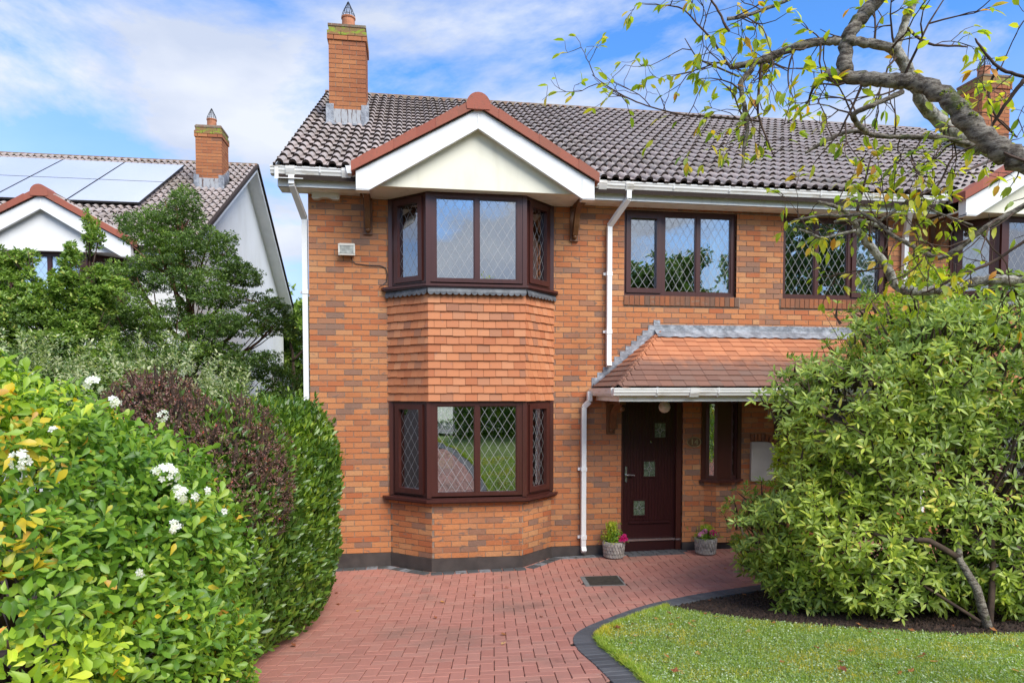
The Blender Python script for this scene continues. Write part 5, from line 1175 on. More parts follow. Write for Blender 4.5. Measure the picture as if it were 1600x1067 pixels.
# ---- variegated holly sprigs
vh = empty('variegated_holly', (-2.5, -2.5, hz1(-2.5, -2.5)), 'cream edged variegated holly with upright sprigs behind the purple bush', 'bush')
blobs = [(-2.55, -2.5, 1.95, 1.05, .7, .78), (-3.3, -2.6, 2.0, .7, .7, .80), (-1.95, -2.2, 2.05, .45, .5, .45)]
P, A = shell(blobs, 2400, 31, .14, (.80, 1.0)); A = norm(A * .5 + np.array([0, 0, 1.1]) + RNG.normal(0, .3, A.shape))
sp_, sa_ = [], []
for i in range(0, len(P), 9):      # upright shoots sticking out of the top
    for k in range(9): sp_.append(P[i] + A[i] * (.03 + .030 * k)); sa_.append(A[i])
P = np.concatenate([P, np.array(sp_)]); A = np.concatenate([A, np.array(sa_)])
p_, d_, n_, s_ = whorls(P, A, 4, .95, .046, .35); leaves(vh, T_BROAD, p_, d_, n_, s_, 'leaf_variegated', singles=120)
stems(vh, (-2.5, -2.5, .2), [(p[0], p[1], p[2]) for p in P[::150]], .012, 'brown_stem', join=True, name='stems')

# ---- evergreen tree between the houses: tufted layers on a reddish trunk
def tufted(name, label, base, clumps, nleaf, lsize, mat, seed, trunk_r=.06, bark='bark_red', tmpl=T_SMALL, k=5, singles=0, spread=.9, cat='tree', up=.7, tufts=16):
    t_ = empty(name, base, label, cat); tr = MB(); b = Vector(base); top = max(clumps, key=lambda c: c[2]); tp = Vector((top[0], top[1], top[2] + .3 * top[5]))
    pts = [b.lerp(tp, s_ / 7) + Vector((.06 * math.sin(s_ * 1.7), .05 * math.cos(s_ * 1.3), 0)) for s_ in range(8)]; pts[0].z -= .1
    tr.tube(pts, [trunk_r * (1 - .85 * s_ / 7) for s_ in range(8)], 8); tr.build('trunk', bark, t_, smooth=True)
    for c in clumps:
        cc = Vector(c[:3]); s_ = min(.8, max(.12, (cc.z - .45 * (cc - b).length * .5 - b.z) / max(.1, (tp.z - b.z)))); st = b.lerp(tp, s_); br = MB(); pts = []
        for i in range(6):
            q = i / 5; p = st.lerp(cc, q); p.z -= math.sin(q * math.pi) * .12 * (cc - st).length; pts.append(p + Vector((random.uniform(-.04, .04), random.uniform(-.04, .04), random.uniform(-.03, .03))) * (i > 0))
        br.tube(pts, [trunk_r * .45 * (1 - .8 * i / 5) + .004 for i in range(6)], 6)
        for _ in range(5):
            e = cc + Vector((random.uniform(-1, 1) * c[3], random.uniform(-1, 1) * c[4], random.uniform(-.4, .8) * c[5])) * .8; m0 = Vector(pts[random.randint(2, 5)]); br.tube([m0, m0.lerp(e, .5) + Vector((0, 0, -.03)), e], [.012, .008, .004], 5)
        br.build('branch', bark, t_, smooth=True)
    sub = []
    for c in clumps:
        for _ in range(tufts):
            q = Vector((random.gauss(0, 1), random.gauss(0, 1), random.gauss(0, 1))).normalized() * random.uniform(.35, 1.05); rr = random.uniform(.20, .42); sub.append((c[0] + q.x * c[3], c[1] + q.y * c[4], c[2] + q.z * c[5], c[3] * rr * 1.1, c[4] * rr, c[5] * rr * 1.05))
    P, A = shell(sub, nleaf, seed, .25, (.20, 1.0), front_only=False); A = norm(A * .7 + np.array([0, 0, up]) + RNG.normal(0, .35, A.shape))
    p_, d_, n_, s_ = whorls(P, A, k, spread, lsize, .4, .006); leaves(t_, tmpl, p_, d_, n_, s_, mat, singles=singles, stuffname='crown'); return t_
cl = [(-3.35, 1.5, 5.05, .30, .35, .32), (-3.75, 1.4, 4.75, .42, .4, .30), (-3.00, 1.5, 4.60, .45, .45, .30), (-3.45, 1.3, 4.30, .50, .5, .28), (-2.55, 1.5, 4.15, .42, .4, .24), (-3.95, 1.4, 4.05, .45, .5, .30), (-3.05, 1.2, 3.85, .55, .5, .26), (-2.25, 1.5, 3.72, .42, .4, .20), (-2.05, 1.6, 3.40, .40, .4, .16),
      (-3.7, 1.2, 3.50, .60, .5, .32), (-2.75, 1.1, 3.35, .50, .5, .22), (-4.3, 1.4, 3.3, .55, .5, .35), (-3.3, 1.0, 2.95, .70, .5, .34), (-2.45, 1.3, 2.85, .55, .5, .28), (-4.0, 1.2, 2.7, .70, .5, .40), (-2.05, 1.5, 2.50, .45, .4, .30), (-2.9, 1.2, 2.35, .6, .5, .32), (-2.2, 1.2, 2.05, .55, .4, .32), (-1.95, 1.6, 1.6, .45, .4, .4), (-3.6, 1.2, 2.1, .8, .5, .4)]
tufted('evergreen_tree', 'dark tufted evergreen with reddish branches in front of the white house', (-3.3, 1.8, 0), cl, 44000, .036, 'leaf_evergreen', 41, .085, k=5, tufts=30)
cl = [(-4.75, -.1, 3.95, .22, .25, .28), (-5.3, -.1, 3.55, .40, .3, .25), (-4.15, -.1, 3.85, .22, .25, .35), (-4.6, -.1, 3.30, .50, .4, .30), (-3.95, 0, 3.3, .35, .3, .30), (-5.4, 0, 2.9, .6, .4, .35), (-4.6, -.2, 2.7, .6, .4, .4), (-3.9, 0, 2.6, .5, .4, .45), (-4.0, .2, 4.35, .12, .15, .3), (-5.9, 0, 3.2, .5, .4, .3), (-3.6, 0, 2.3, .5, .4, .4), (-5.0, -.1, 3.1, .45, .4, .28), (-5.2, -.2, 2.5, .6, .4, .35), (-5.7, 0, 2.6, .5, .4, .35), (-4.3, -.1, 3.0, .4, .35, .3), (-5.1, -.1, 3.75, .35, .3, .25), (-5.8, 0, 3.55, .4, .3, .25), (-4.45, -.1, 3.55, .35, .3, .28), (-3.9, 0, 3.75, .30, .3, .25)]
tufted('light_shrub', 'tall loose shrub with pale green tips in front of the white gable', (-4.6, 0, 0), cl, 24000, .056, 'leaf_pale', 43, .04, 'brown_stem', T_BROAD, 5, cat='shrub', up=1.1)
cl = [(-4.7, -.2, 3.0, .6, .4, .40), (-5.5, -.1, 2.7, .6, .4, .4), (-4.1, -.2, 2.6, .6, .4, .4), (-5.0, -.3, 2.4, .8, .4, .5)]
tufted('dark_shrub', 'dense dark green shrub low in front of the white house window', (-4.8, -.3, 0), cl, 16000, .040, 'leaf_evergreen', 45, .04, 'brown_stem', T_SMALL, 5, cat='shrub')
cl = [(-4.3, 16, 5.0, 1.0, .8, 1.0), (-3.4, 16, 4.5, .9, .8, 1.1), (-3.9, 17, 3.4, 1.5, .8, 1.2), (-4.9, 17, 3.9, 1.0, .8, 1.1), (-3.0, 15, 2.6, .8, .6, 1.2), (-3.4, 15, 1.5, 1.0, .6, 1.0), (-5.6, 17, 2.6, 1.4, .8, 1.4)]
tufted('distant_tree', 'loose pale tree far behind, in the gap between the two houses', (-4, 16.5, 0), cl, 9000, .16, 'leaf_pale', 47, .12, 'brown_stem', T_SMALL, 4)

# ---- large rhododendron-like shrub at right
rh = empty('green_shrub', (4.73, -4.35, hz1(4.73, -4.35)), 'huge spreading light green shrub over the lawn edge at right', 'shrub')
RB = [(5.25, -3.3, 2.55, 1.05, .9, .85), (4.75, -3.1, 2.15, 1.0, .9, .75), (4.32, -2.95, 2.22, .50, .5, .34), (4.40, -3.0, 1.62, .55, .6, .42), (4.12, -3.0, 1.26, .66, .6, .48), (3.80, -2.75, .80, .46, .5, .50), (4.35, -3.45, .95, .80, .6, .62), (5.0, -3.6, 1.45, .95, .7, .85), (5.9, -3.6, 1.9, 1.0, .8, 1.15), (4.3, -2.6, .8, .9, .7, .6), (6.7, -3.2, 2.3, 1.1, .8, 1.2), (5.6, -4.0, 1.0, .60, .4, .52), (4.9, -3.7, .78, .5, .45, .36), (4.45, -3.75, .68, .60, .35, .36), (5.25, -4.15, .80, .50, .30, .36), (3.85, -3.25, .58, .50, .30, .32)]
P, A = shell(RB, 10500, 51, .34, (.45, 1.16)); A = norm(A * .8 + np.array([-.05, -.1, .55]) + RNG.normal(0, .28, A.shape))
P, A = gaps(P, A, 5, 5.0, -1.5)
# projecting sprays on the left side
sp_, sa_ = [], []
for (x0, y0, z0, x1, y1, z1) in ((4.1, -3.0, 2.35, 3.42, -3.1, 2.30), (4.1, -3.0, 2.2, 3.52, -3.2, 2.08), (4.2, -3.1, 2.6, 3.75, -3.3, 2.62), (4.2, -3.1, 1.55, 3.75, -3.3, 1.50), (4.0, -3.1, 2.42, 3.3, -3.2, 2.28), (4.1, -3.0, 2.5, 3.55, -3.1, 2.55), (4.6, -3.1, 2.9, 4.2, -3.3, 3.02), (5.0, -3.4, 3.2, 4.75, -3.5, 3.42), (3.7, -3.0, 1.2, 3.2, -3.1, 1.15), (5.6, -3.5, 3.2, 5.5, -3.7, 3.45), (6.1, -3.5, 3.0, 6.0, -3.8, 3.35)):
    for k in range(22):
        s0 = k / 21; sp_.append((x0 + (x1 - x0) * s0 + random.gauss(0, .05), y0 + (y1 - y0) * s0 + random.gauss(0, .05), z0 + (z1 - z0) * s0 + random.gauss(0, .05))); sa_.append((-.5 + random.gauss(0, .3), -.4 + random.gauss(0, .3), .6))
P = np.concatenate([P, np.array(sp_)]); A = np.concatenate([A, norm(np.array(sa_))])
p_, d_, n_, s_ = whorls(P, A, 7, 1.02, .092, .34, .008); leaves(rh, T_NARROW, p_, d_, n_, s_, 'leaf_rhodo')
for pts, r0 in (([(4.73, -4.40, .40), (4.70, -4.30, .75), (4.62, -4.2, .98), (4.85, -3.9, 1.3), (5.1, -3.6, 1.9), (5.2, -3.5, 2.6)], .040), ([(4.62, -4.2, .98), (4.4, -4.12, 1.12), (4.1, -3.9, 1.10), (3.9, -3.7, 1.22), (3.75, -3.4, 1.3)], .030), ([(4.75, -4.38, .42), (4.95, -4.2, .8), (5.1, -4.0, 1.4), (4.9, -3.8, 2.1), (4.6, -3.4, 2.5)], .030),
                ([(4.9, -3.9, 1.4), (4.5, -3.6, 1.9), (4.1, -3.4, 2.1), (3.7, -3.2, 2.2)], .018), ([(4.7, -4.35, .5), (4.35, -4.0, .75), (4.0, -3.6, .85)], .016)):
    m = MB(); m.tube([Vector(p) + Vector((random.uniform(-.02, .02),) * 3) for p in pts], [r0 * (1 - .7 * i / (len(pts) - 1)) for i in range(len(pts))], 8); m.build('trunk' if r0 > .035 else 'branch', 'bark' if r0 > .035 else 'brown_stem', rh, smooth=True)
stems(rh, (4.75, -3.9, .6), [(p[0], p[1], p[2]) for p in P[::75]], .014, 'brown_stem', join=True, name='stems', wob=.10)
idx = np.arange(0, len(P), 2); joined('shoots', T_FINE, P[idx] - A[idx] * .16, A[idx], RNG.normal(size=(len(idx), 3)), np.full(len(idx), .17), 'brown_stem', rh)
# golden conifer behind it
cl = [(6.35, -1.7, 3.55, .45, .4, .50), (6.1, -1.7, 3.05, .6, .5, .5), (5.9, -1.9, 2.3, .9, .6, .8), (5.4, -2.1, 1.6, .8, .5, .8), (4.9, -2.0, 1.4, .6, .5, .8), (6.6, -1.9, 2.6, .7, .5, .8)]
tufted('golden_conifer', 'bright yellow green conifer glimpsed behind the big green shrub', (6.1, -1.8, .1), cl, 9000, .06, 'leaf_gold', 55, .05, 'brown_stem', T_SMALL, 5, cat='conifer')

# ---- gnarled old tree leaning in from the right: limbs built in the round
gt = empty('gnarled_tree', (3.75, -6.6, hz1(3.75, -6.6)), 'gnarled old fruit tree with sparse yellowing leaves leaning over from the right', 'tree')
LIMBS = [
    ('limb', 'bark', [(2.706, -6.925, 3.224), (2.585, -6.75, 3.367), (2.51, -6.684, 3.452), (2.431, -6.617, 3.58), (2.379, -6.564, 3.695), (2.3, -6.488, 3.79), (2.228, -6.435, 3.82), (2.141, -6.381, 3.847), (2.05, -6.305, 3.886), (1.987, -6.254, 3.914)], [0.052, 0.048, 0.045, 0.042, 0.040, 0.035, 0.033, 0.032, 0.030, 0.025]),
    ('limb', 'bark', [(2.05, -6.304, 3.911), (2.056, -6.3, 4.026), (2.077, -6.32, 4.106), (2.13, -6.346, 4.177), (2.185, -6.402, 4.235), (2.251, -6.461, 4.287)], [0.036, 0.032, 0.031, 0.032, 0.03, 0.028]),
    ('limb', 'bark_pale', [(3.621, -5.879, 3.714), (3.332, -5.833, 3.766), (3.119, -5.851, 3.799), (2.969, -5.824, 3.914), (2.843, -5.853, 3.983), (2.747, -5.885, 4.092), (2.671, -5.9, 4.183), (2.602, -5.907, 4.257)], [0.045, 0.042, 0.04, 0.038, 0.035, 0.034, 0.03, 0.03]),
    ('branch', 'bark', [(2.602, -5.907, 4.25), (2.479, -5.888, 4.278), (2.325, -5.864, 4.291), (2.234, -5.83, 4.298), (2.13, -5.785, 4.289), (2.035, -5.721, 4.271), (1.921, -5.685, 4.235), (1.797, -5.636, 4.22)], [0.026, 0.024, 0.023, 0.022, 0.022, 0.021, 0.019, 0.015]),
    ('branch', 'bark_pale', [(2.609, -5.908, 4.25), (2.644, -5.911, 4.323), (2.672, -5.911, 4.409), (2.706, -5.933, 4.502), (2.712, -5.951, 4.576)], [0.024, 0.022, 0.021, 0.02, 0.018]),
    ('branch', 'bark', [(1.921, -5.685, 4.235), (1.898, -5.673, 4.186), (1.847, -5.668, 4.118), (1.869, -5.666, 3.996), (1.886, -5.674, 3.874), (1.873, -5.665, 3.777), (1.862, -5.669, 3.654)], [0.014, 0.016, 0.015, 0.013, 0.012, 0.01, 0.007]),
    ('branch', 'twig', [(1.957, -5.69, 4.242), (1.945, -5.693, 4.117), (1.924, -5.715, 3.983), (1.937, -5.721, 3.894), (2.003, -5.759, 3.688)], [0.009, 0.008, 0.007, 0.006, 0.003]),
    ('branch', 'bark', [(2.943, -6.082, 3.694), (2.737, -6.101, 3.713), (2.56, -6.074, 3.716), (2.415, -6.052, 3.723), (2.3, -6.034, 3.746), (2.246, -5.975, 3.748), (2.142, -5.962, 3.694), (2.08, -5.934, 3.657)], [0.014, 0.013, 0.012, 0.012, 0.011, 0.011, 0.01, 0.007]),
    ('branch', 'bark', [(2.362, -6.293, 3.84), (2.246, -6.277, 3.787), (2.152, -6.245, 3.749), (2.161, -6.216, 3.736), (2.225, -6.176, 3.711), (2.296, -6.136, 3.705)], [0.013, 0.012, 0.013, 0.014, 0.013, 0.011]),
    ('branch', 'bark_pale', [(4.031, -5.762, 3.11), (3.695, -5.663, 3.064), (3.541, -5.639, 3.072), (3.428, -5.572, 3.064), (3.233, -5.545, 3.021), (3.106, -5.475, 3.016), (3.031, -5.412, 3.06), (2.972, -5.398, 3.185), (2.873, -5.378, 3.306), (2.774, -5.358, 3.438)], [0.034, 0.032, 0.031, 0.03, 0.029, 0.028, 0.027, 0.026, 0.024, 0.02]),
    ('branch', 'bark_pale', [(2.998, -5.444, 3.387), (2.9, -5.398, 3.434), (2.815, -5.363, 3.467), (2.723, -5.349, 3.475), (2.651, -5.339, 3.459)], [0.011, 0.012, 0.012, 0.011, 0.007]),
    ('branch', 'bark', [(2.781, -5.38, 3.418), (2.691, -5.394, 3.506), (2.605, -5.379, 3.55), (2.515, -5.365, 3.574)], [0.018, 0.013, 0.012, 0.007]),
    ('branch', 'bark', [(3.247, -6.44, 3.45), (3.074, -6.268, 3.33), (2.923, -6.198, 3.232), (2.833, -6.138, 3.141), (2.747, -6.097, 3.094), (2.672, -6.064, 3.135), (2.614, -6.033, 3.179), (2.558, -5.992, 3.227), (2.514, -5.932, 3.311), (2.455, -5.87, 3.376)], [0.016, 0.015, 0.014, 0.013, 0.013, 0.012, 0.011, 0.011, 0.01, 0.008]),
    ('branch', 'bark', [(2.455, -5.87, 3.369), (2.392, -5.81, 3.368), (2.308, -5.797, 3.375), (2.224, -5.734, 3.373), (2.145, -5.723, 3.359)], [0.01, 0.009, 0.009, 0.007, 0.004]),
    ('branch', 'bark_pale', [(2.729, -5.455, 3.383), (2.612, -5.438, 3.359), (2.515, -5.425, 3.336), (2.426, -5.41, 3.371), (2.371, -5.401, 3.391)], [0.008, 0.009, 0.009, 0.008, 0.005]),
    ('branch', 'bark', [(2.507, -5.931, 3.307), (2.594, -5.941, 3.363), (2.682, -5.972, 3.427), (2.778, -6.02, 3.357), (2.874, -6.087, 3.293), (2.94, -6.098, 3.269)], [0.008, 0.008, 0.007, 0.006, 0.005, 0.005]),
    ('branch', 'twig', [(2.437, -5.867, 3.383), (2.473, -5.866, 3.523), (2.498, -5.866, 3.622), (2.549, -5.82, 3.716)], [0.008, 0.006, 0.005, 0.003]),
    ('branch', 'twig', [(3.313, -6.255, 3.268), (3.162, -6.186, 3.171), (3.039, -6.121, 3.074), (2.872, -6.099, 3.006), (2.769, -6.035, 2.94), (2.745, -5.982, 2.926)], [0.009, 0.008, 0.008, 0.007, 0.006, 0.004]),
    ('branch', 'twig', [(2.682, -5.972, 3.427), (2.796, -6.017, 3.493), (2.842, -6.069, 3.63), (2.935, -6.132, 3.68)], [0.006, 0.006, 0.005, 0.004]),
    ('branch', 'twig', [(1.965, -5.684, 3.91), (1.827, -5.653, 3.928), (1.653, -5.616, 3.947), (1.518, -5.574, 3.969), (1.346, -5.526, 4.025), (1.226, -5.485, 4.088), (1.123, -5.447, 4.163), (1.055, -5.414, 4.228)], [0.006, 0.006, 0.005, 0.005, 0.004, 0.004, 0.003, 0.002]),
    ('branch', 'twig', [(1.797, -5.637, 4.217), (1.745, -5.615, 4.315), (1.693, -5.583, 4.409), (1.637, -5.551, 4.489), (1.559, -5.515, 4.588), (1.45, -5.488, 4.615)], [0.007, 0.006, 0.006, 0.005, 0.004, 0.003]),
    ('branch', 'twig', [(1.842, -5.656, 4.162), (1.718, -5.635, 4.216), (1.62, -5.597, 4.279), (1.557, -5.563, 4.398)], [0.006, 0.005, 0.004, 0.002]),
    ('branch', 'bark', [(1.665, -5.864, 4.355), (1.745, -5.876, 4.368), (1.829, -5.887, 4.395), (1.952, -5.924, 4.435), (2.051, -5.968, 4.474)], [0.01, 0.01, 0.009, 0.009, 0.009]),
    ('branch', 'twig', [(1.678, -5.869, 4.288), (1.652, -5.863, 4.328), (1.629, -5.858, 4.382), (1.564, -5.865, 4.461)], [0.007, 0.007, 0.006, 0.005]),
    ('branch', 'twig', [(2.658, -5.911, 4.375), (2.75, -5.98, 4.252), (2.879, -6.051, 4.213), (2.919, -6.058, 4.207)], [0.008, 0.007, 0.005, 0.003]),
    ('branch', 'twig', [(2.954, -6.691, 3.692), (2.766, -6.556, 3.822), (2.694, -6.492, 3.889), (2.648, -6.429, 4.018), (2.63, -6.426, 4.048)], [0.009, 0.008, 0.007, 0.005, 0.003]),
    ('branch', 'twig', [(2.766, -6.557, 3.808), (2.722, -6.503, 3.712), (2.699, -6.453, 3.628)], [0.01, 0.008, 0.006]),
    ('branch', 'twig', [(2.694, -6.492, 3.889), (2.691, -6.444, 3.808), (2.72, -6.453, 3.688), (2.823, -6.473, 3.583)], [0.006, 0.006, 0.005, 0.003]),
    ('branch', 'twig', [(1.987, -6.254, 3.914), (1.934, -6.228, 3.852), (1.938, -6.18, 3.811), (1.897, -6.125, 3.753), (1.85, -6.12, 3.721)], [0.006, 0.006, 0.005, 0.004, 0.002]),
    ('branch', 'twig', [(2.123, -5.783, 4.296), (2.077, -5.78, 4.208), (2.066, -5.783, 4.085), (2.114, -5.796, 3.945)], [0.005, 0.005, 0.004, 0.002]),
    ('trunk', 'bark', [(3.75, -6.6, 0.35), (3.74, -6.6, 1.0), (3.7, -6.62, 1.9)], [.16, .13, .12]),
    ('limb', 'bark', [(3.7, -6.62, 1.7), (3.45, -6.68, 2.6), (2.85, -6.8, 3.15), (2.706, -6.925, 3.224)], [.11, .08, .065, .056]),
    ('limb', 'bark_pale', [(3.7, -6.62, 1.8), (3.7, -6.3, 2.7), (3.5, -6.0, 3.4), (3.621, -5.879, 3.714)], [.09, .07, .055, .045]),
    ('limb', 'bark_pale', [(3.7, -6.62, 1.8), (4.1, -6.2, 2.5), (4.3, -5.8, 3.1), (4.031, -5.762, 3.11)], [.08, .06, .045, .034]),
    ('limb', 'bark', [(3.7, -6.62, 1.9), (3.6, -6.5, 2.8), (3.3, -6.4, 3.3), (3.247, -6.44, 3.45)], [.05, .03, .02, .016]),
]
tips = []; allseg = []
def refine(pts, n=5): return [Vector(p) for p in smooth_curve([tuple(p) for p in pts], n)]
for li, (nm, mat, pts, r) in enumerate(LIMBS):
    fp = refine(pts); rr = np.interp(np.linspace(0, len(r) - 1, len(fp)), range(len(r)), r)
    rs = [float(q) * (1 + .05 * math.sin(i * .9 + li) + .035 * math.sin(i * 2.3 + li * 2)) for i, q in enumerate(rr)]
    fp = [p + Vector((math.sin(i * 1.9 + li), math.cos(i * 2.3), math.sin(i * 2.7 + 1))) * rs[i] * .16 for i, p in enumerate(fp)]
    m = MB(); m.tube(fp, rs, 12 if max(r) > .02 else 7); m.build(nm, mat, gt, smooth=True)
    for i in range(len(fp) - 1): allseg.append((fp[i], fp[i + 1], rs[i], li))
tw = MB(); LP, LD, LN, LS = [], [], [], []
def leaf_at(p, d):
    n = Vector((random.gauss(0, .5), random.gauss(0, .5) - .3, 1)).normalized(); LP.append(tuple(p)); LD.append(tuple((d + Vector((random.gauss(0, .4), random.gauss(0, .4), -.35 + random.gauss(0, .3)))).normalized())); LN.append(tuple(n)); LS.append(random.uniform(.030, .058))
def twig(p, d, L, r, depth=0, leafy=.55):
    n = max(3, int(L / .05)); pts = [p.copy()]
    for i in range(n):
        d = (d + Vector((random.gauss(0, .22), random.gauss(0, .22), random.gauss(0, .22) - .01))).normalized(); pts.append(pts[-1] + d * L / n)
        if depth < 2 and random.random() < .34: twig(pts[-1], (d + Vector((random.gauss(0, .9), random.gauss(0, .7), random.gauss(0, .9)))).normalized(), L * random.uniform(.3, .6), r * .6, depth + 1, leafy)
        if i > 0 and random.random() < leafy * (.75 if depth else .45): leaf_at(pts[-1], d)
    if random.random() < leafy * 1.3:
        for _ in range(random.randint(1, 3)): leaf_at(pts[-1], d)
    tw.tube(pts, [r * (1 - .75 * i / n) + .0008 for i in range(n + 1)], 5, cap=False)
random.seed(23)
for (a, b, r, li) in allseg:
    if LIMBS[li][0] == 'trunk': continue
    ln = (b - a).length; dens = 2.4 if r > .03 else (6.0 if r > .012 else 12.0); k = int(ln * dens) + (random.random() < (ln * dens) % 1)
    for _ in range(k):
        p = a.lerp(b, random.random()); d = Vector((random.gauss(-.25, .8), random.gauss(0, .45), random.gauss(.05, .85))).normalized()
        twig(p + d * r * .7, d, random.uniform(.12, .42), min(.006, max(.0022, r * .3)), 0, .54)
tw.build('twigs', 'twig', gt, kind='stuff')
leaves(gt, T_BROAD, np.array(LP), np.array(LD), np.array(LN), np.array(LS) * 1.35, 'leaf_apple', singles=300, stuffname='foliage')
for (x_, y_, z_, r_) in [(2.355, -6.58, 3.706, 0.022), (2.401, -6.631, 3.628, 0.026), (2.42, -6.655, 3.586, 0.018)]:
    c = Vector((x_, y_, z_)); lp = MB()
    for _ in range(60):
        q = Vector((random.gauss(0, 1), random.gauss(0, 1), abs(random.gauss(0, 1)))).normalized(); lp.add([c + q * r_ * .6, c + q * r_ * 1.2 + q.orthogonal() * .004, c + q * r_ * 1.2 - q.orthogonal() * .004], [(0, 1, 2)])
    lp.build('moss', 'leaf_gold', gt)

# ---- lawn growth and fallen leaves
def scatter_in(poly, bb, n, seed, zup=0.004):
    r = np.random.default_rng(seed); X = r.uniform(bb[0], bb[1], n); Y = r.uniform(bb[2], bb[3], n)
    ok = np.zeros(n, bool); c = np.zeros(n, bool); m = len(poly)
    for i in range(m):
        x1, y1 = poly[i]; x2, y2 = poly[(i + 1) % m]
        if y1 == y2: continue
        cond = ((y1 > Y) != (y2 > Y)) & (X < (x2 - x1) * (Y - y1) / (y2 - y1) + x1); c ^= cond
    X, Y = X[c], Y[c]; return np.stack([X, Y, hh(X, Y) + zup], -1)
P = scatter_in(LAWNPOLY, (1.2, 7.5, -7.2, -2.7), 150000, 61, .002); n = len(P); D = norm(RNG.normal(0, .5, (n, 3)) + np.array([0, 0, .9]))
SZ = RNG.uniform(.018, .046, n)
ti = RNG.integers(tip, len(KIN) - 1, 16000); tt_ = RNG.uniform(0, 1, 16000)[:, None]; E_ = KIN[ti] * (1 - tt_) + KIN[ti + 1] * tt_; dn = KIN[ti] - KERB[ti]; dn /= np.linalg.norm(dn, axis=1, keepdims=True)
E_ = E_ + dn * np.abs(RNG.normal(0, .035, (16000, 1))) * (.4 + np.sin(E_[:, 0:1] * 9 + E_[:, 1:2] * 7) ** 2); EP = np.stack([E_[:, 0], E_[:, 1], hh(E_[:, 0], E_[:, 1])], -1)
P = np.concatenate([P, EP]); D = np.concatenate([D, norm(RNG.normal(0, .45, (16000, 3)) + np.array([0, 0, .8]) - np.concatenate([dn * .5, np.zeros((16000, 1))], 1))]); SZ = np.concatenate([SZ, RNG.uniform(.03, .065, 16000)]); n = len(P)
o = joined('grass', T_FINE, P, D, RNG.normal(size=(n, 3)), SZ, 'leaf_grass', None); tag(o, 'short bright green grass of the front lawn inside the kerb', 'grass')
P = scatter_in(LAWNPOLY, (1.2, 7.5, -7.2, -2.7), 90000, 63, .010); n = len(P); P[:, 2] += RNG.uniform(0, .018, n); D = norm(RNG.normal(0, 1, (n, 3)) * np.array([1, 1, .25]) + np.array([0, 0, .25]))
o = joined('clover', T_SMALL, P, D, norm(RNG.normal(0, .4, (n, 3)) + np.array([0, -.1, 1])), RNG.uniform(.010, .022, n), 'leaf_clover', None); tag(o, 'low clover and weeds growing through the front lawn', 'ground cover')
FALL = (np.array([(0, 0, 0), (-.22, .18, .10), (-.45, .42, .16), (-.20, .55, .05), (-.14, .85, .12), (.05, 1.0, .16), (.16, .75, .03), (.42, .6, .12), (.24, .28, .02)], float), [(0, 1, 2, 3), (0, 3, 4, 5), (0, 5, 6), (0, 6, 7, 8)])
FPOS = [(1030, 878, 's'), (1018, 866, 's')]
fme = bpy.data.meshes.new('fallen_leaf'); fme.from_pydata(FALL[0].tolist(), [], FALL[1]); fme.materials.append(MATS['leaf_fallen'])
where = [('lawn', (1.7, 6.0, -6.2, -2.9), LAWNPOLY, 46, 'curled brown fallen leaf lying on the lawn'), ('bed', (2.9, 6.5, -4.8, -2.2), BEDPOLY, 26, 'brown fallen leaf lying on the dark soil under the shrub'), ('drive', (-1.2, 4.6, -5.0, -.6), PAVEPOLY, 22, 'orange fallen leaf lying on the red paving')]
for wn_, bb_, poly, cnt, lab in where:
    P = scatter_in(poly, bb_, 4000, 70 + cnt, .0)
    px, py, Z, ok = view(P); P = P[ok & (Z > 3.2)][:cnt]
    for p in P:
        s0 = random.uniform(.035, .07); zup = .022 if wn_ == 'lawn' else .006
        o = bpy.data.objects.new('fallen_leaf', fme); COL.objects.link(o); o.location = (p[0], p[1], p[2] + zup); o.rotation_euler = (random.uniform(-.3, .3), random.uniform(-.3, .3), random.uniform(0, 6.28)); o.scale = (s0, s0, s0 * random.uniform(.5, 1.4))
        tag(o, lab, 'fallen leaf', 'fallen leaves on the ' + wn_)
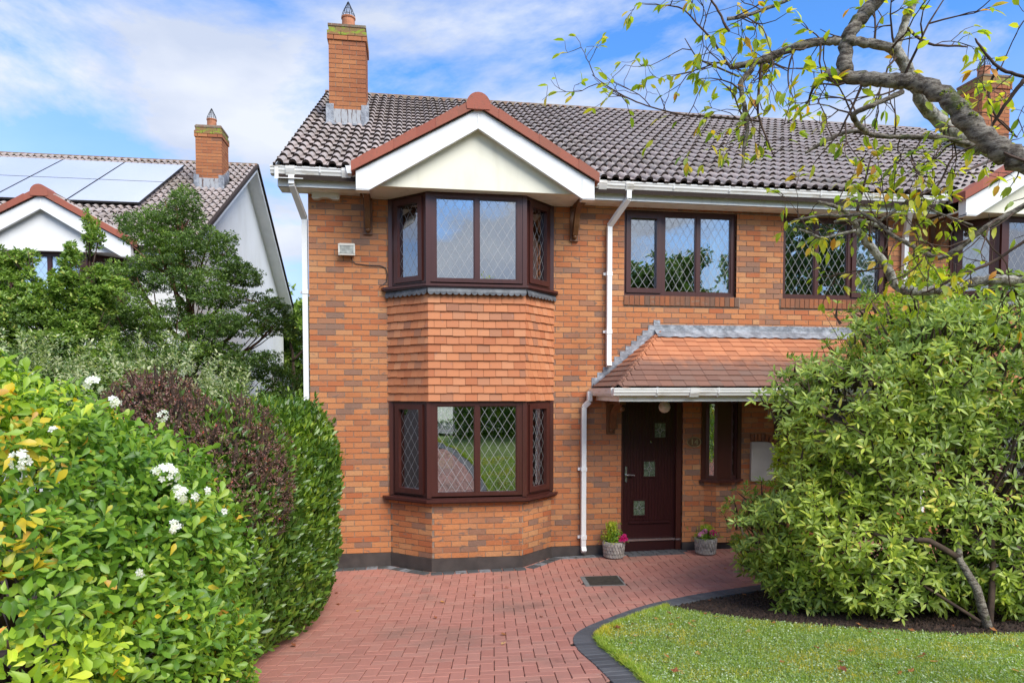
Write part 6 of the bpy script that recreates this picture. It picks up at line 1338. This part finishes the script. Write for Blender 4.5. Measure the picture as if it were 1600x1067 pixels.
# dead leaves and scraps in the joint between the kerb and the lawn
# ---- pots by the door
def pot(x, y, label, flowers, seed):
    random.seed(seed); z = hz1(x, y) + .004; e = empty('flower_pot', (x, y, z), label, 'flower pot')
    m = MB(); m.lathe([(.115, 0), (.135, .01), (.140, .10), (.150, .20), (.150, .225), (.125, .225), (.120, .17), (.001, .17)], 22, Matrix.Translation((x, y, z))); m.build('pot', 'pot_stone', e)
    k = MB()
    for q in range(22):
        a = 2 * math.pi * q / 22
        for r_ in range(4): 
            zz = .02 + r_ * .05; off = .5 if r_ % 2 else 0; aa = a + off * 2 * math.pi / 22; rr = .137 + .02 * zz / .2
            k.box(-.012, .012, -.004, .006, zz, zz + .040, Matrix.Translation((x, y, z)) @ Matrix.Rotation(aa, 4, 'Z') @ Matrix.Translation((0, -rr, 0)))
    k.build('woven_relief', 'pot_stone', e)
    C = np.array([(x + random.gauss(0, .065), y + random.gauss(0, .06), z + .22 + abs(random.gauss(0, .07))) for _ in range(230)]); Ax = norm(C - np.array([x, y, z + .1])); p_, d_, n_, s_ = whorls(C, Ax, 4, .9, .036, .4); leaves(e, T_BROAD, p_, d_, n_, s_, 'leaf_choisya', singles=0)
    cx_ = x - .02 if flowers == 'a' else x + .02; hgt = .20 if flowers == 'a' else .10
    C = np.array([(cx_ + random.gauss(0, .035), y + .02 + random.gauss(0, .035), z + .26 + random.random() * hgt) for _ in range(700)]); Ax = norm(RNG.normal(0, .35, (700, 3)) + np.array([0, 0, 1])); joined('conifer_tuft', T_FINE, C, Ax, RNG.normal(size=(700, 3)), np.full(700, .06), 'leaf_gold', e)
    if flowers == 'a':
        for (dx, dz) in ((.085, .28), (.12, .31), (.10, .25), (.14, .27), (.07, .25)): flower_head((x + dx, y - .10, z + dz), (0, -1, .6), .028, 9, pet=.022).build('cyclamen_flower', 'petal_magenta', e)
        for _ in range(16): flower_head((x - .10 + random.gauss(0, .05), y - .05, z + .28 + random.gauss(0, .07)), (0, -1, .5), .006, 1, pet=.009).build('small_flower', 'leaf_gold', e)
    else:
        for (dx, dz, mt) in ((-.08, .30, 'petal_pink'), (-.04, .33, 'petal_pink'), (-.11, .28, 'petal_pink'), (.04, .30, 'petal_magenta'), (.08, .32, 'petal_magenta'), (.06, .27, 'petal_magenta'), (.10, .29, 'petal_magenta')): flower_head((x + dx, y - .06, z + dz), (0, -1, .6), .030, 10, pet=.022).build('cyclamen_flower', mt, e)
pot(2.80, -.20, 'stone flower pot left of the brown door with magenta cyclamen', 'a', 5)
pot(4.12, -.28, 'stone flower pot right of the brown door with pink cyclamen', 'b', 6)
random.seed(99)

# ---- behind the house: what shows through the living room
fn = empty('timber_railing', (.3, 12.2, 0), 'pale timber garden railing seen through the living room window', 'railing')
m = MB(); m.box(-3, 4, 12.2, 12.26, 1.10, 1.17); m.build('rail', 'timber', fn)
for k in range(30):
    m = MB(); m.box(-3 + k * .24, -2.95 + k * .24, 12.2, 12.25, 0, 1.1); m.build('baluster', 'timber', fn)
cl = [(-2, 14, .55, 1.6, .6, .75), (.3, 14.2, .5, 1.6, .6, .75), (2.5, 14, .6, 1.6, .6, .8)]
tufted('back_hedge', 'green hedge behind the timber railing seen through the lower bay', (0, 15, 0), cl, 5000, .12, 'leaf_evergreen', 81, .05, 'brown_stem', T_SMALL, 4, cat='hedge')
# ---- unseen hedges added behind the camera to darken the lower window reflections
for (x0, x1, lab) in ((-9.0, -1.9, 'unseen hedge added to darken the window reflections, left of the drive entrance'), (1.3, 12.0, 'unseen hedge added to darken the window reflections, right of the drive entrance')):
    fh = empty('reflection_hedge', ((x0 + x1) / 2, -11.0, 1.0), lab, 'hedge'); n = int((x1 - x0) * 3200)
    P = np.stack([RNG.uniform(x0, x1, n), -11.0 + RNG.uniform(-.35, .35, n), RNG.uniform(1.0, 3.0, n)], -1); joined('foliage', T_SMALL, P, RNG.normal(size=P.shape) + np.array([0, 0, .6]), RNG.normal(size=P.shape) + np.array([0, 2, 0]), np.full(len(P), .10), 'leaf_laurel', fh)
# ---- across the street: what the panes reflect
for i, (x, y, hgt, lab) in enumerate(((13.0, -25, 10.5, 'tall tree across the street behind the camera, right of the drive'), (-6.5, -27, 7.5, 'smaller tree across the street behind the camera, left of the drive'), (21, -24, 15, 'rounded tree across the street, far right'))):
    cl = [(x + random.gauss(0, hgt * .13), y + random.gauss(0, .8), hgt * random.uniform(.35, .9), hgt * .20, hgt * .18, hgt * .16) for _ in range(9)]
    tufted('street_tree', lab, (x, y, 1), cl, 7000, .30, 'leaf_evergreen', 90 + i, .18, 'bark', T_SMALL, 4)
gw = empty('garden_wall', (0, 18, 0), 'white rendered garden wall seen through the house behind the back hedge', 'wall'); m = MB(); m.box(-6, 7, 18, 18.2, -.1, 2.7); m.build('wall', 'render_white', gw)
fh = empty('street_reflection_hedge', (0, -21.5, 1.1), 'long unseen hedge added across the street as a dark band for the panes to reflect', 'hedge')  # added out of view so the lower panes reflect something dark
P = np.stack([RNG.uniform(-16, 18, 22000), -21.5 + RNG.uniform(-.5, .5, 22000), RNG.uniform(1.0, 4.2, 22000)], -1); joined('foliage', T_SMALL, P, RNG.normal(size=P.shape) + np.array([0, 0, .6]), RNG.normal(size=P.shape) + np.array([0, 2, 0]), np.full(len(P), .20), 'leaf_laurel', fh)
